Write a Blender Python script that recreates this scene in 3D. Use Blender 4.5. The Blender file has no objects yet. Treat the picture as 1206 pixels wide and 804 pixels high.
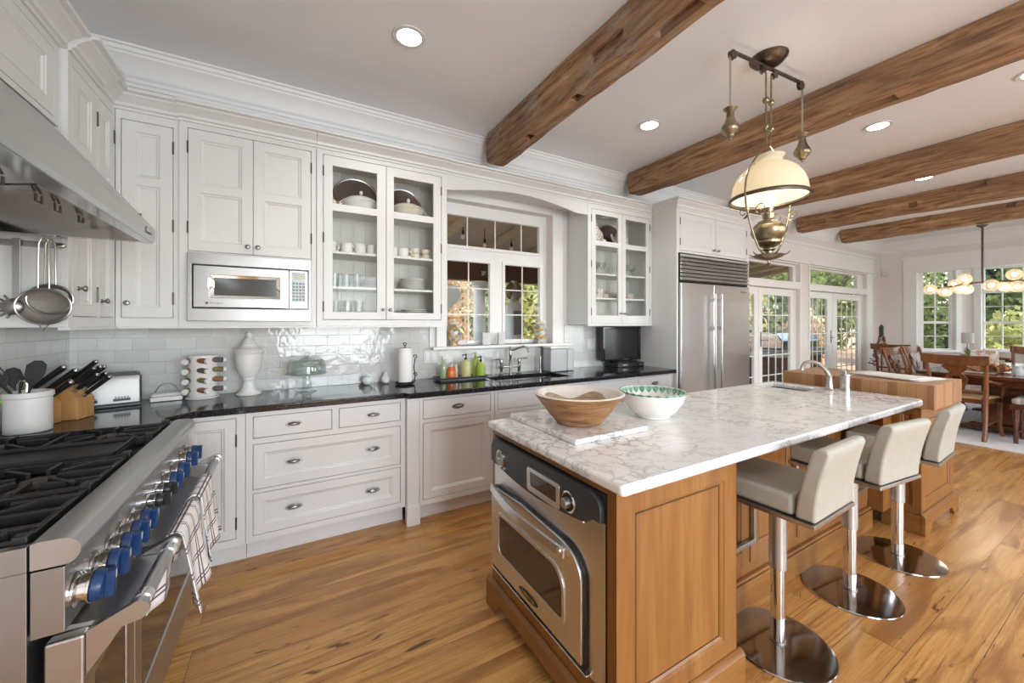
import bpy, bmesh, math, random
from mathutils import Matrix, Vector, noise
scn = bpy.context.scene
COL = scn.collection
PI = math.pi
rnd = random.Random(11)

# ---------------------------------------------------------------- camera
H = 1.39
cd = bpy.data.cameras.new('camera'); cam = bpy.data.objects.new('camera', cd); COL.objects.link(cam)
cam.location = (0, 0, H); cam.rotation_euler = (PI/2, 0, -math.radians(29.9))
cd.sensor_width = 36; cd.lens = 36*459/1206; cd.shift_y = -22/1206; cd.clip_start = 0.05; cd.clip_end = 200
scn.camera = cam

# ---------------------------------------------------------------- world, sun, daylight, fill lamps, exposure
w = bpy.data.worlds.new('sky'); scn.world = w; w.use_nodes = True
nt = w.node_tree; bg = nt.nodes['Background']
sky = nt.nodes.new('ShaderNodeTexSky'); sky.sky_type = 'NISHITA'; sky.sun_disc = False
sky.sun_elevation = math.radians(50); sky.sun_rotation = math.radians(170); sky.dust_density = 2.0
nt.links.new(sky.outputs[0], bg.inputs[0]); bg.inputs[1].default_value = 0.95
def sun(name, rot, e, ang, col):
    l = bpy.data.lights.new(name, 'SUN'); l.energy = e; l.angle = math.radians(ang); l.color = col
    o = bpy.data.objects.new(name, l); COL.objects.link(o); o.rotation_euler = rot; return o
sun('sun', (math.radians(40), 0, math.radians(12)), 4.2, 1.0, (1, .95, .86))
def area(name, loc, rot, sx, sy, e, col=(1, 1, 1)):
    l = bpy.data.lights.new(name, 'AREA'); l.shape = 'RECTANGLE'; l.size = sx; l.size_y = sy; l.energy = e; l.color = col
    o = bpy.data.objects.new(name, l); COL.objects.link(o); o.location = loc; o.rotation_euler = rot; return o
# added fill lamps outside unseen windows behind the camera; daylight at the bay
DAY = (.80, .90, 1)
for x, e in ((0.9, 165), (4.1, 88), (7.3, 78)):
    area('fill_behind', (x, -3.25, 1.5), (PI/2, 0, 0), 2.0, 1.9, e, DAY)
area('daylight_bay', (12.2, 0.6, 1.65), (PI/2, 0, PI/2), 2.4, 1.4, 30, DAY)
scn.view_settings.view_transform = 'Standard'; scn.view_settings.look = 'None'
scn.view_settings.exposure = -0.06; scn.view_settings.gamma = 1; scn.view_settings.use_curve_mapping = False
try:
    scn.cycles.use_denoising = True; scn.cycles.max_bounces = 10; scn.cycles.diffuse_bounces = 6
    scn.cycles.glossy_bounces = 5; scn.cycles.transparent_max_bounces = 16; scn.cycles.sample_clamp_indirect = 6
    scn.cycles.caustics_reflective = False; scn.cycles.caustics_refractive = False
except Exception: pass

# ---------------------------------------------------------------- materials
def P(name, col, rough=.5, metal=0, **k):
    m = bpy.data.materials.new(name); m.use_nodes = True
    b = m.node_tree.nodes['Principled BSDF']
    b.inputs['Base Color'].default_value = (*col, 1); b.inputs['Roughness'].default_value = rough; b.inputs['Metallic'].default_value = metal
    for a, v in k.items(): b.inputs[a.replace('_', ' ')].default_value = v
    return m
class N:
    def __init__(s, m): s.t = m.node_tree; s.b = s.t.nodes['Principled BSDF']
    def n(s, typ, **k):
        x = s.t.nodes.new('ShaderNode'+typ)
        for a, v in k.items():
            if a in ('ins',):
                for kk, vv in v.items(): x.inputs[kk].default_value = vv
            else: setattr(x, a, v)
        return x
    def l(s, a, b): s.t.links.new(a, b)
    def pos(s, scale=(1, 1, 1), obj=False, rot=(0, 0, 0)):
        mp = s.n('Mapping'); mp.inputs['Scale'].default_value = scale; mp.inputs['Rotation'].default_value = rot
        if obj: s.l(s.n('TexCoord').outputs['Object'], mp.inputs[0])
        else: s.l(s.n('NewGeometry').outputs['Position'], mp.inputs[0])
        return mp.outputs[0]
    def noise(s, vec, scale=5, detail=4, rough=.55, dist=0):
        x = s.n('TexNoise'); x.inputs['Scale'].default_value = scale; x.inputs['Detail'].default_value = detail
        x.inputs['Roughness'].default_value = rough; x.inputs['Distortion'].default_value = dist
        if vec is not None: s.l(vec, x.inputs['Vector'])
        return x
    def ramp(s, fac, stops):
        r = s.n('ValToRGB'); e = r.color_ramp.elements
        while len(e) > len(stops): e.remove(e[-1])
        while len(e) < len(stops): e.new(1)
        for q, (p, c) in zip(e, stops): q.position = p; q.color = (*c, 1) if len(c) == 3 else c
        s.l(fac, r.inputs[0]); return r.outputs[0]
    def mix(s, fac, a, b, mode='MIX'):
        x = s.n('Mix', data_type='RGBA', blend_type=mode)
        for sock, v in ((x.inputs[0], fac), (x.inputs[6], a), (x.inputs[7], b)):
            if isinstance(v, (int, float)): sock.default_value = v
            elif isinstance(v, tuple): sock.default_value = (*v, 1)
            else: s.l(v, sock)
        return x.outputs[2]
    def math(s, op, a, b=0.0):
        x = s.n('Math', operation=op)
        for sock, v in ((x.inputs[0], a), (x.inputs[1], b)):
            if isinstance(v, (int, float)): sock.default_value = v
            else: s.l(v, sock)
        return x.outputs[0]
    def bump(s, h, st=.2, d=.01):
        x = s.n('Bump'); x.inputs['Strength'].default_value = st; x.inputs['Distance'].default_value = d
        s.l(h, x.inputs['Height']); s.l(x.outputs[0], s.b.inputs['Normal'])
    def col(s, c): s.l(c, s.b.inputs['Base Color'])
def tint(name, c, rough, amp=.06, scale=6, metal=0, bump=0, stretch=(1, 1, 1)):
    m = P(name, c, rough, metal); n = N(m); x = n.noise(n.pos(stretch), scale, 4)
    lo = tuple(v*(1-amp) for v in c); hi = tuple(min(1, v*(1+amp)) for v in c)
    n.col(n.ramp(x.outputs[0], [(.3, lo), (.7, hi)]))
    if bump: n.bump(x.outputs[0], bump, .004)
    return m
def grainwood(name, dark, mid, light, stretch, rough=.35, scale=6, knots=0):
    m = P(name, mid, rough); n = N(m)
    v = n.pos(stretch)
    a = n.noise(v, scale, 6, .6, .6); b = n.noise(n.pos(tuple(q*.22 for q in stretch)), scale, 3)
    c = n.ramp(a.outputs[0], [(.28, dark), (.5, mid), (.72, light)])
    c = n.mix(n.ramp(b.outputs[0], [(.35, (0, 0, 0)), (.7, (.55,)*3)]), c, dark)
    n.col(c); n.bump(a.outputs[0], .08, .003)
    return m
M = {}
M['white'] = tint('white_paint', (.71, .72, .71), .38, .012, 3)
M['white_bounce'] = tint('white_paint_bounce', (.70, .695, .68), .38, .012, 3)  # white for the lower cabinets, warm floor bounce put into the colour
M['wall'] = tint('wall_paint', (.76, .72, .69), .6, .02, 2)
M['ceil'] = tint('ceiling_paint', (.84, .86, .88), .7, .02, 1.2)
M['trimw'] = tint('trim_paint', (.82, .82, .81), .4, .01, 3)
M['shade_int'] = tint('cabinet_interior_paint', (.72, .70, .66), .5, .02, 3)
m = M['bead'] = P('beadboard_paint', (.74, .74, .70), .5); n = N(m)
wv = n.n('TexWave', bands_direction='X'); wv.inputs['Scale'].default_value = 3.6; n.l(n.pos(), wv.inputs[0])
n.bump(n.ramp(wv.outputs['Fac'], [(0, (0, 0, 0)), (.06, (1, 1, 1))]), .6, .004)
m = M['steel'] = P('brushed_steel', (.47, .465, .455), .32, 1); n = N(m)
n.l(n.ramp(n.noise(n.pos((1.5, 1.5, 40)), 3, 2).outputs[0], [(.3, (.30,)*3), (.7, (.36,)*3)]), n.b.inputs['Roughness'])
m = M['steelv'] = P('brushed_steel_upright', (.70, .70, .70), .28, 1); n = N(m)
nn = n.noise(n.pos((.6, .6, 3.2)), 1.6, 1)
n.bump(nn.outputs[0], .22, .05)
M['steelm'] = P('satin_steel', (.41, .41, .405), .34, 1)
M['nylon'] = P('black_nylon', (.010, .010, .010), .65)
M['steelr'] = P('range_steel', (.36, .355, .345), .34, 1)
M['chrome'] = P('chrome', (.75, .75, .74), .07, 1)
M['polished'] = P('polished_steel', (.38, .37, .36), .12, 1)
M['nickel'] = tint('brushed_nickel', (.50, .48, .44), .28, .1, 20, 1)
M['pewter'] = tint('pewter', (.30, .29, .28), .30, .15, 30, 1)
M['hinge'] = P('dark_hinge_steel', (.12, .11, .10), .4, 1)
M['iron'] = tint('cast_iron', (.013, .012, .012), .45, .25, 20, 0, .1)
M['burnerc'] = tint('burner_cap_enamel', (.055, .038, .033), .5, .2, 20)
M['blackp'] = P('black_plastic', (.012, .012, .013), .35)
M['charcoal'] = tint('charcoal_plastic', (.030, .033, .037), .42, .08, 30)
M['gloss'] = P('black_glass', (.008, .008, .009), .06)
M['blue'] = P('blue_enamel', (.008, .036, .12), .30)
m = M['granite'] = P('black_granite', (.012, .012, .014), .10); n = N(m)
n.col(n.ramp(n.noise(n.pos(), 160, 3).outputs[0], [(.45, (.010, .010, .012)), (.75, (.05, .05, .055))]))
# marble
m = M['marble'] = P('veined_marble', (.8, .8, .78), .14); n = N(m)
v0 = n.pos((1, 1, 1), rot=(0, 0, .5)); nz = n.noise(v0, 2.3, 7, .62)
off = n.n('VectorMath', operation='SCALE'); n.l(nz.outputs['Color'], off.inputs[0]); off.inputs['Scale'].default_value = .75
ad = n.n('VectorMath', operation='ADD'); n.l(v0, ad.inputs[0]); n.l(off.outputs[0], ad.inputs[1])
st = n.n('Mapping'); st.inputs['Scale'].default_value = (2.8, 5.6, 4); n.l(ad.outputs[0], st.inputs[0])
vo = n.n('TexVoronoi', feature='DISTANCE_TO_EDGE'); vo.inputs['Scale'].default_value = 1.7; n.l(st.outputs[0], vo.inputs['Vector'])
vo2 = n.n('TexVoronoi', feature='DISTANCE_TO_EDGE'); vo2.inputs['Scale'].default_value = 4.3; n.l(st.outputs[0], vo2.inputs['Vector'])
k1 = n.ramp(vo.outputs['Distance'], [(0, (.95,)*3), (.025, (.5,)*3), (.09, (0, 0, 0))])
k2 = n.ramp(vo2.outputs['Distance'], [(0, (.5,)*3), (.06, (0, 0, 0))])
cl = n.ramp(n.noise(v0, 3.2, 5).outputs[0], [(.42, (0, 0, 0)), (.75, (.9,)*3)])
base = n.mix(n.ramp(n.noise(ad.outputs[0], 1.3, 4).outputs[0], [(.45, (0, 0, 0)), (.8, (.6,)*3)]), (.80, .79, .77), (.62, .64, .66))
c = n.mix(n.mix(1.0, k1, n.ramp(n.noise(v0, 1.4, 3).outputs[0], [(.35, (.12,)*3), (.65, (1, 1, 1))]), 'MULTIPLY'), base, (.20, .20, .22))
c = n.mix(n.mix(1.0, k2, cl, 'MULTIPLY'), c, (.30, .29, .30)); n.col(c)
# floor planks
m = M['floor'] = P('pine_floor', (.5, .27, .1), .27); n = N(m)
p = n.pos()
def planks(wid, ln, o):
    b = n.n('TexBrick'); b.offset = .37; b.offset_frequency = 2; b.squash = 1
    b.inputs['Color1'].default_value = (0, 0, 0, 1); b.inputs['Color2'].default_value = (1, 1, 1, 1); b.inputs['Mortar'].default_value = (0, 0, 0, 1)
    b.inputs['Scale'].default_value = 1; b.inputs['Mortar Size'].default_value = .0016; b.inputs['Mortar Smooth'].default_value = .2
    b.inputs['Brick Width'].default_value = ln; b.inputs['Row Height'].default_value = wid
    mp = n.n('Mapping'); mp.inputs['Location'].default_value = (o, o*.7, 0); n.l(p, mp.inputs[0]); n.l(mp.outputs[0], b.inputs[0]); return b
br = planks(.168, 2.6, .35)
rand = n.n('SeparateColor'); n.l(br.outputs['Color'], rand.inputs[0]); r = rand.outputs[0]
cx = n.n('CombineXYZ'); n.l(n.math('MULTIPLY', r, 37.0), cx.inputs[0]); n.l(n.math('MULTIPLY', r, 11.0), cx.inputs[2])
va = n.n('VectorMath', operation='ADD'); n.l(p, va.inputs[0]); n.l(cx.outputs[0], va.inputs[1])
def st_(sc):
    q = n.n('Mapping'); q.inputs['Scale'].default_value = sc; n.l(va.outputs[0], q.inputs[0]); return q.outputs[0]
g1 = n.noise(st_((.8, 26, 3)), 2.6, 9, .68, 1.0)
g2 = n.noise(st_((.7, 5, 3)), 2.0, 3, .5, .8)
kn = n.noise(st_((1.5, 8.5, 3)), 2.1, 4, .65, 1.0)
c = n.ramp(g1.outputs[0], [(.25, (.12, .042, .012)), (.40, (.43, .205, .055)), (.54, (.58, .31, .098)), (.74, (.68, .41, .16))])
c = n.mix(n.ramp(r, [(0, (0, 0, 0)), (1, (.5,)*3)]), c, (.36, .155, .042))
c = n.mix(n.ramp(g2.outputs[0], [(.48, (0, 0, 0)), (.66, (.75,)*3)]), c, (.25, .095, .024))
c = n.mix(n.ramp(kn.outputs[0], [(.635, (0, 0, 0)), (.69, (.92,)*3)]), c, (.085, .035, .014))
c = n.mix(n.math('MULTIPLY', br.outputs['Fac'], .75), c, (.07, .03, .012)); n.col(c)
n.bump(n.mix(br.outputs['Fac'], g1.outputs[0], (0, 0, 0)), .06, .004)
n.l(n.ramp(g2.outputs[0], [(.3, (.20,)*3), (.7, (.33,)*3)]), n.b.inputs['Roughness'])
M['cabwood'] = grainwood('honey_maple', (.19, .076, .019), (.262, .114, .030), (.325, .152, .043), (9, 9, .7), .33, 3)
M['cabwoodh'] = grainwood('honey_maple_flat', (.19, .076, .019), (.262, .114, .030), (.325, .152, .043), (.9, .9, 9), .33, 3)
m = M['butcher'] = P('butcher_block', (.5, .3, .15), .4); n = N(m)
b = n.n('TexBrick'); b.offset = .5; b.inputs['Color1'].default_value = (.25, .115, .045, 1); b.inputs['Color2'].default_value = (.44, .245, .115, 1)
b.inputs['Mortar'].default_value = (.26, .12, .05, 1); b.inputs['Scale'].default_value = 1; b.inputs['Mortar Size'].default_value = .0012
b.inputs['Brick Width'].default_value = .047; b.inputs['Row Height'].default_value = .6
mpx = n.n('Mapping'); mpx.inputs['Scale'].default_value = (1, 1, 1); n.l(n.pos(), mpx.inputs[0])
cb = n.n('SeparateXYZ'); n.l(mpx.outputs[0], cb.inputs[0]); cc = n.n('CombineXYZ')
n.l(n.math('ADD', cb.outputs[0], cb.outputs[1]), cc.inputs[0]); n.l(cb.outputs[2], cc.inputs[1]); n.l(cc.outputs[0], b.inputs[0])
gr = n.noise(n.pos((30, 30, 2)), 3, 4)
n.col(n.mix(n.ramp(gr.outputs[0], [(.35, (0, 0, 0)), (.7, (.35,)*3)]), b.outputs['Color'], (.30, .14, .055)))
# hewn beams
m = M['beam'] = P('old_hewn_timber', (.2, .1, .04), .75); n = N(m)
a = n.noise(n.pos((10, 1.1, 10), obj=True), 3, 7, .62, .5); b2 = n.noise(n.pos((1.5, .6, 1.5), obj=True), 2.5, 4)
c = n.ramp(a.outputs[0], [(.28, (.075, .036, .017)), (.44, (.26, .135, .062)), (.58, (.42, .245, .125)), (.74, (.56, .38, .23))])
c = n.mix(n.ramp(b2.outputs[0], [(.42, (0, 0, 0)), (.70, (.65,)*3)]), c, (.20, .125, .08))
ck = n.noise(n.pos((22, 1.1, 22), obj=True), 2.2, 4, .6, .4)
c = n.mix(n.ramp(ck.outputs[0], [(.63, (0, 0, 0)), (.69, (.7,)*3)]), c, (.03, .014, .008)); n.col(c)
n.bump(a.outputs[0], .5, .02)
# the first beam keeps grey flakes of old limewash
m = M['beam_lime'] = M['beam'].copy(); n = N(m); src = n.b.inputs['Base Color'].links[0].from_socket
lw = n.noise(n.pos((6, 2.2, 6), obj=True), 2.4, 6, .7); big = n.noise(n.pos((.4, .55, .4), obj=True), 2.0, 2)
msk = n.mix(1.0, n.ramp(lw.outputs[0], [(.46, (0, 0, 0)), (.58, (.8,)*3)]), n.ramp(big.outputs[0], [(.50, (0, 0, 0)), (.60, (1, 1, 1))]), 'MULTIPLY')
n.col(n.mix(msk, src, (.36, .36, .35)))
# wall tile
m = M['tile'] = P('glazed_tile', (.62, .635, .625), .10); n = N(m)
def tile(axis):
    g = n.pos(); sp = n.n('SeparateXYZ'); n.l(g, sp.inputs[0]); cq = n.n('CombineXYZ')
    n.l(n.math('ADD', sp.outputs[0], sp.outputs[1]), cq.inputs[0]); n.l(n.math('ADD', sp.outputs[2], .004), cq.inputs[1])
    b = n.n('TexBrick'); b.offset = .5; b.inputs['Color1'].default_value = (.60, .615, .60, 1); b.inputs['Color2'].default_value = (.67, .68, .665, 1)
    b.inputs['Mortar'].default_value = (.55, .55, .53, 1); b.inputs['Scale'].default_value = 1; b.inputs['Mortar Size'].default_value = .0022; b.inputs['Mortar Smooth'].default_value = .6
    b.inputs['Brick Width'].default_value = .156; b.inputs['Row Height'].default_value = .0765
    n.l(cq.outputs[0], b.inputs[0]); return b
b = tile(0); n.col(b.outputs['Color'])
wvy = n.noise(n.pos(), 13, 2)
hh = n.math('ADD', n.math('MULTIPLY', b.outputs['Fac'], -.35), n.math('MULTIPLY', wvy.outputs[0], .9)); n.bump(hh, .45, .008)
def glassmat(name, tintc, refl=.09, rough=.0, pw_=4.0, k_=.45):
    m = bpy.data.materials.new(name); m.use_nodes = True; t = m.node_tree; t.nodes.remove(t.nodes['Principled BSDF'])
    tr = t.nodes.new('ShaderNodeBsdfTransparent'); tr.inputs[0].default_value = (*tintc, 1)
    gl = t.nodes.new('ShaderNodeBsdfGlossy'); gl.inputs['Roughness'].default_value = rough
    lw = t.nodes.new('ShaderNodeLayerWeight'); lw.inputs[0].default_value = .5; pw = t.nodes.new('ShaderNodeMath'); pw.operation = 'POWER'; pw.inputs[1].default_value = pw_; t.links.new(lw.outputs['Facing'], pw.inputs[0])
    fr = t.nodes.new('ShaderNodeMath'); fr.operation = 'MULTIPLY_ADD'; fr.inputs[1].default_value = k_; fr.inputs[2].default_value = refl*.35; t.links.new(pw.outputs[0], fr.inputs[0])
    mx = t.nodes.new('ShaderNodeMixShader'); t.links.new(fr.outputs[0], mx.inputs[0]); t.links.new(tr.outputs[0], mx.inputs[1]); t.links.new(gl.outputs[0], mx.inputs[2])
    t.links.new(mx.outputs[0], t.nodes['Material Output'].inputs[0]); return m
M['pane'] = glassmat('window_glass', (.97, .985, .97), .025, 0, 4.0, .25)
M['cabglass'] = glassmat('cabinet_glass', (.985, .99, .985), .022, 0, 4.0, .3)
M['clear'] = glassmat('clear_glass', (.90, .92, .91), .16, 0, 2.4, .6)
M['ovenglass'] = P('tinted_oven_glass', (.045, .030, .020), .06, 0, Specular_IOR_Level=.9)
M['mwglass'] = P('microwave_window', (.10, .105, .105), .12, .3)
M['porc'] = P('white_porcelain', (.80, .78, .73), .18)
M['ceram'] = P('white_ceramic', (.78, .775, .76), .22)
M['cream'] = tint('cream_china', (.72, .66, .55), .22, .1, 40)
M['stone'] = tint('crock_stoneware', (.72, .71, .69), .3, .03, 20)
M['leather'] = tint('taupe_leather', (.385, .37, .315), .45, .05, 25, 0, .15)
M['bulb'] = None
def emis(name, c, e):
    m = P(name, c, .4); b = m.node_tree.nodes['Principled BSDF']; b.inputs['Emission Color'].default_value = (*c, 1); b.inputs['Emission Strength'].default_value = e; return m
M['can'] = emis('downlight_lens', (1, .95, .86), 14)
M['flame'] = emis('lamp_bulb', (1, .84, .60), 14)
M['gbulb'] = emis('globe_bulb', (1, .78, .50), 10)
m = M['opal'] = P('opal_glass', (.84, .80, .70), .15); b = m.node_tree.nodes['Principled BSDF']; b.inputs['Transmission Weight'].default_value = .0
b.inputs['Subsurface Weight'].default_value = 0
t = m.node_tree; tl = t.nodes.new('ShaderNodeBsdfTranslucent'); tl.inputs[0].default_value = (.95, .90, .78, 1); mx = t.nodes.new('ShaderNodeMixShader'); mx.inputs[0].default_value = .5
t.links.new(b.outputs[0], mx.inputs[1]); t.links.new(tl.outputs[0], mx.inputs[2]); t.links.new(mx.outputs[0], t.nodes['Material Output'].inputs[0])
M['brass'] = tint('aged_brass', (.30, .25, .17), .33, .3, 30, 1)
M['bronze'] = tint('dark_bronze', (.13, .105, .085), .35, .2, 30, 1)
M['acacia'] = grainwood('knife_block_wood', (.40, .20, .07), (.55, .30, .11), (.63, .37, .16), (1, 6, 1), .4, 5)
M['bowlwood'] = grainwood('carved_bowl_wood', (.13, .055, .02), (.31, .155, .06), (.47, .28, .13), (3, 3, 20), .5, 3)
m = M['bowlin'] = P('bowl_inside_wood', (.40, .30, .20), .55); n = N(m)
sp_ = n.n('SeparateXYZ'); n.l(n.n('TexCoord').outputs['Object'], sp_.inputs[0])
an = n.math('MULTIPLY', n.math('ARCTAN2', sp_.outputs[1], sp_.outputs[0]), 4.0); wav = n.math('ADD', .098, n.math('MULTIPLY', n.math('SINE', an), .018))
n.col(n.mix(n.math('GREATER_THAN', sp_.outputs[2], wav), n.ramp(n.noise(n.pos((1, 1, 6)), 20, 4).outputs[0], [(.35, (.27, .18, .11)), (.65, (.45, .33, .21))]), (.70, .66, .60)))
M['limew'] = tint('bowl_rim_whitewash', (.66, .62, .56), .5, .04, 20)
M['darkwood'] = grainwood('dark_mahogany', (.055, .016, .008), (.12, .038, .017), (.19, .066, .028), (3, 3, 3), .2, 3)
M['chairwood'] = grainwood('chestnut_chair_wood', (.10, .032, .012), (.21, .078, .030), (.30, .125, .05), (6, 6, 2), .3, 3)
M['rush'] = tint('woven_rush', (.50, .34, .17), .7, .2, 60, 0, .5)
M['rug'] = tint('pale_wool_rug', (.68, .67, .66), .9, .05, 40, 0, .3)
M['paper'] = tint('newsprint', (.66, .64, .60), .8, .08, 30)
M['towelw'] = None
m = M['check'] = P('checked_cotton', (.8, .78, .76), .85); n = N(m)
uv = n.n('UVMap'); sep = n.n('SeparateXYZ'); n.l(uv.outputs[0], sep.inputs[0])
def stripes(ch, per, ph):
    f = n.math('FRACT', n.math('ADD', n.math('MULTIPLY', sep.outputs[ch], per*1.25), ph))
    a = n.math('LESS_THAN', n.math('ABSOLUTE', n.math('SUBTRACT', f, .42)), .035); b = n.math('LESS_THAN', n.math('ABSOLUTE', n.math('SUBTRACT', f, .58)), .035)
    return n.math('MAXIMUM', a, b)
c = n.mix(stripes(0, 3.0, 0), (.80, .77, .75), (.13, .085, .10)); c = n.mix(stripes(1, 6.0, .1), c, (.12, .085, .11)); n.col(c)
M['grasslawn'] = tint('lawn', (.16, .24, .06), .9, .4, 8)
M['mulch'] = tint('leaf_litter', (.42, .27, .17), .95, .35, 9)
M['patio'] = tint('patio_stone', (.17, .14, .12), .85, .15, 5)
M['porchwood'] = tint('porch_boards', (.50, .45, .34), .7, .2, 8, 0, 0, (1, 12, 1))
M['porchbeam'] = tint('porch_beam_stain', (.10, .042, .018), .5, .15, 6)
M['bark'] = tint('bark', (.14, .10, .075), .95, .3, 12, 0, .4)
def leaf(name, a, b, c2):
    m = P(name, a, .6); n = N(m)
    o = n.n('TexNoise'); o.inputs['Scale'].default_value = 2.2; o.inputs['Detail'].default_value = 5; n.l(n.n('NewGeometry').outputs['Position'], o.inputs['Vector'])
    n.col(n.ramp(o.outputs[0], [(.32, a), (.5, b), (.68, c2)]))
    t = m.node_tree; tl = t.nodes.new('ShaderNodeBsdfTranslucent'); tl.inputs[0].default_value = (*c2, 1); mx = t.nodes.new('ShaderNodeMixShader'); mx.inputs[0].default_value = .35
    t.links.new(n.b.outputs[0], mx.inputs[1]); t.links.new(tl.outputs[0], mx.inputs[2]); t.links.new(mx.outputs[0], t.nodes['Material Output'].inputs[0]); return m
M['leafA'] = leaf('green_leaves', (.055, .085, .025), (.15, .20, .06), (.34, .36, .13))
M['leafB'] = leaf('yellow_green_leaves', (.16, .18, .05), (.36, .37, .11), (.58, .54, .22))
M['leafC'] = leaf('dark_leaves', (.02, .03, .016), (.06, .075, .035), (.16, .155, .08))
M['leafD'] = leaf('autumn_leaves', (.30, .17, .07), (.52, .34, .17), (.66, .50, .32))
M['wreath'] = tint('dried_red_foliage', (.26, .12, .08), .8, .4, 30)
# ---------------------------------------------------------------- mesh helpers
BASE = {}
def F(o, u, w): return Matrix(((u[0], 0, w[0], o[0]), (u[1], 0, w[1], o[1]), (u[2], 1, w[2], o[2]), (0, 0, 0, 1)))
class MB:
    def __init__(s, M=None): s.v = []; s.f = []; s.M = M or Matrix()
    def add(s, vs, fs, X=None):
        o = len(s.v); T = s.M @ X if X is not None else s.M
        s.v += [T @ Vector(q) for q in vs]; s.f += [tuple(i+o for i in f) for f in fs]; return s
    def box(s, x0, x1, y0, y1, z0, z1, X=None):
        return s.add([(x, y, z) for z in (z0, z1) for y in (y0, y1) for x in (x0, x1)],
                     [(0, 2, 3, 1), (4, 5, 7, 6), (0, 1, 5, 4), (2, 6, 7, 3), (0, 4, 6, 2), (1, 3, 7, 5)], X)
    def prism(s, pts, vec, X=None):
        n = len(pts); v = Vector(vec)
        return s.add([Vector(p) for p in pts]+[Vector(p)+v for p in pts],
                     [tuple(range(n))[::-1], tuple(range(n, 2*n))]+[(i, (i+1) % n, n+(i+1) % n, n+i) for i in range(n)], X)
    def lathe(s, prof, c=(0, 0, 0), seg=24, X=None, closed=False, cap=True):
        vs = []; fs = []; rings = []
        for r, z in prof:
            if r < 1e-6: vs.append((c[0], c[1], c[2]+z)); rings.append([len(vs)-1])
            else:
                rings.append(list(range(len(vs), len(vs)+seg)))
                vs += [(c[0]+r*math.cos(2*PI*k/seg), c[1]+r*math.sin(2*PI*k/seg), c[2]+z) for k in range(seg)]
        pr = list(zip(rings, rings[1:]+rings[:1])) if closed else list(zip(rings, rings[1:]))
        for a, b in pr:
            for k in range(seg):
                k2 = (k+1) % seg
                if len(a) == 1 and len(b) == 1: continue
                if len(a) == 1: fs.append((a[0], b[k2], b[k]))
                elif len(b) == 1: fs.append((a[k], a[k2], b[0]))
                else: fs.append((a[k], a[k2], b[k2], b[k]))
        if not closed and cap:
            if len(rings[0]) > 1: fs.append(tuple(rings[0][::-1]))
            if len(rings[-1]) > 1: fs.append(tuple(rings[-1]))
        return s.add(vs, fs, X)
    def cyl(s, a, b, r, seg=16, r2=None): return s.tube([a, b], [r, r if r2 is None else r2], seg)
    def tube(s, path, r, seg=8, closed=False, flat=None, X=None):
        P_ = [Vector(p) for p in path]; n = len(P_); rr = r if isinstance(r, (list, tuple)) else [r]*n
        vs = []; fs = []; prev = None
        for i in range(n):
            a = P_[(i-1) % n] if (closed or i > 0) else P_[i]; b = P_[(i+1) % n] if (closed or i < n-1) else P_[i]
            t = (b-a).normalized()
            if prev is None:
                up = Vector((0, 0, 1)) if abs(t.z) < .9 else Vector((1, 0, 0)); u = up.cross(t).normalized()
            else:
                u = prev-t*prev.dot(t); u = u.normalized() if u.length > 1e-6 else Vector((1, 0, 0))
            prev = u; q = t.cross(u); f = flat or 1
            vs += [P_[i]+(u*math.cos(2*PI*k/seg)+q*f*math.sin(2*PI*k/seg))*rr[i] for k in range(seg)]
        m = n if closed else n-1
        for i in range(m):
            j = (i+1) % n
            for k in range(seg): k2 = (k+1) % seg; fs.append((i*seg+k, i*seg+k2, j*seg+k2, j*seg+k))
        if not closed: fs += [tuple(range(seg))[::-1], tuple(range((n-1)*seg, n*seg))]
        return s.add(vs, fs, X)
    def ball(s, c, r, seg=16, sc=(1, 1, 1), X=None):
        n = max(4, seg//2); prof = [(r*math.sin(PI*i/n), -r*math.cos(PI*i/n)) for i in range(n+1)]; prof[0] = (0, -r); prof[-1] = (0, r)
        T = Matrix.Translation(c) @ Matrix.Diagonal((*sc, 1))
        return s.lathe(prof, (0, 0, 0), seg, T if X is None else X @ T)
    def fill(s, u0, u1, v0, v1, holes=(), w0=-.02, w1=0, X=None):
        us = sorted({u0, u1} | {h[k] for h in holes for k in (0, 1) if u0 < h[k] < u1}); vs = sorted({v0, v1} | {h[k] for h in holes for k in (2, 3) if v0 < h[k] < v1})
        solid = lambda i, j: 0 <= i < len(us)-1 and 0 <= j < len(vs)-1 and not any(h[0] < (us[i]+us[i+1])/2 < h[1] and h[2] < (vs[j]+vs[j+1])/2 < h[3] for h in holes)
        idx = {}; V = []; Fc = []
        def g(i, j, k):
            if (i, j, k) not in idx: idx[(i, j, k)] = len(V); V.append((us[i], vs[j], w1 if k else w0))
            return idx[(i, j, k)]
        for i in range(len(us)-1):
            for j in range(len(vs)-1):
                if not solid(i, j): continue
                Fc.append((g(i, j, 1), g(i+1, j, 1), g(i+1, j+1, 1), g(i, j+1, 1))); Fc.append((g(i, j, 0), g(i, j+1, 0), g(i+1, j+1, 0), g(i+1, j, 0)))
                if not solid(i-1, j): Fc.append((g(i, j, 0), g(i, j, 1), g(i, j+1, 1), g(i, j+1, 0)))
                if not solid(i+1, j): Fc.append((g(i+1, j, 0), g(i+1, j+1, 0), g(i+1, j+1, 1), g(i+1, j, 1)))
                if not solid(i, j-1): Fc.append((g(i, j, 0), g(i+1, j, 0), g(i+1, j, 1), g(i, j, 1)))
                if not solid(i, j+1): Fc.append((g(i, j+1, 0), g(i, j+1, 1), g(i+1, j+1, 1), g(i+1, j+1, 0)))
        return s.add(V, Fc, X)
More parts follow.
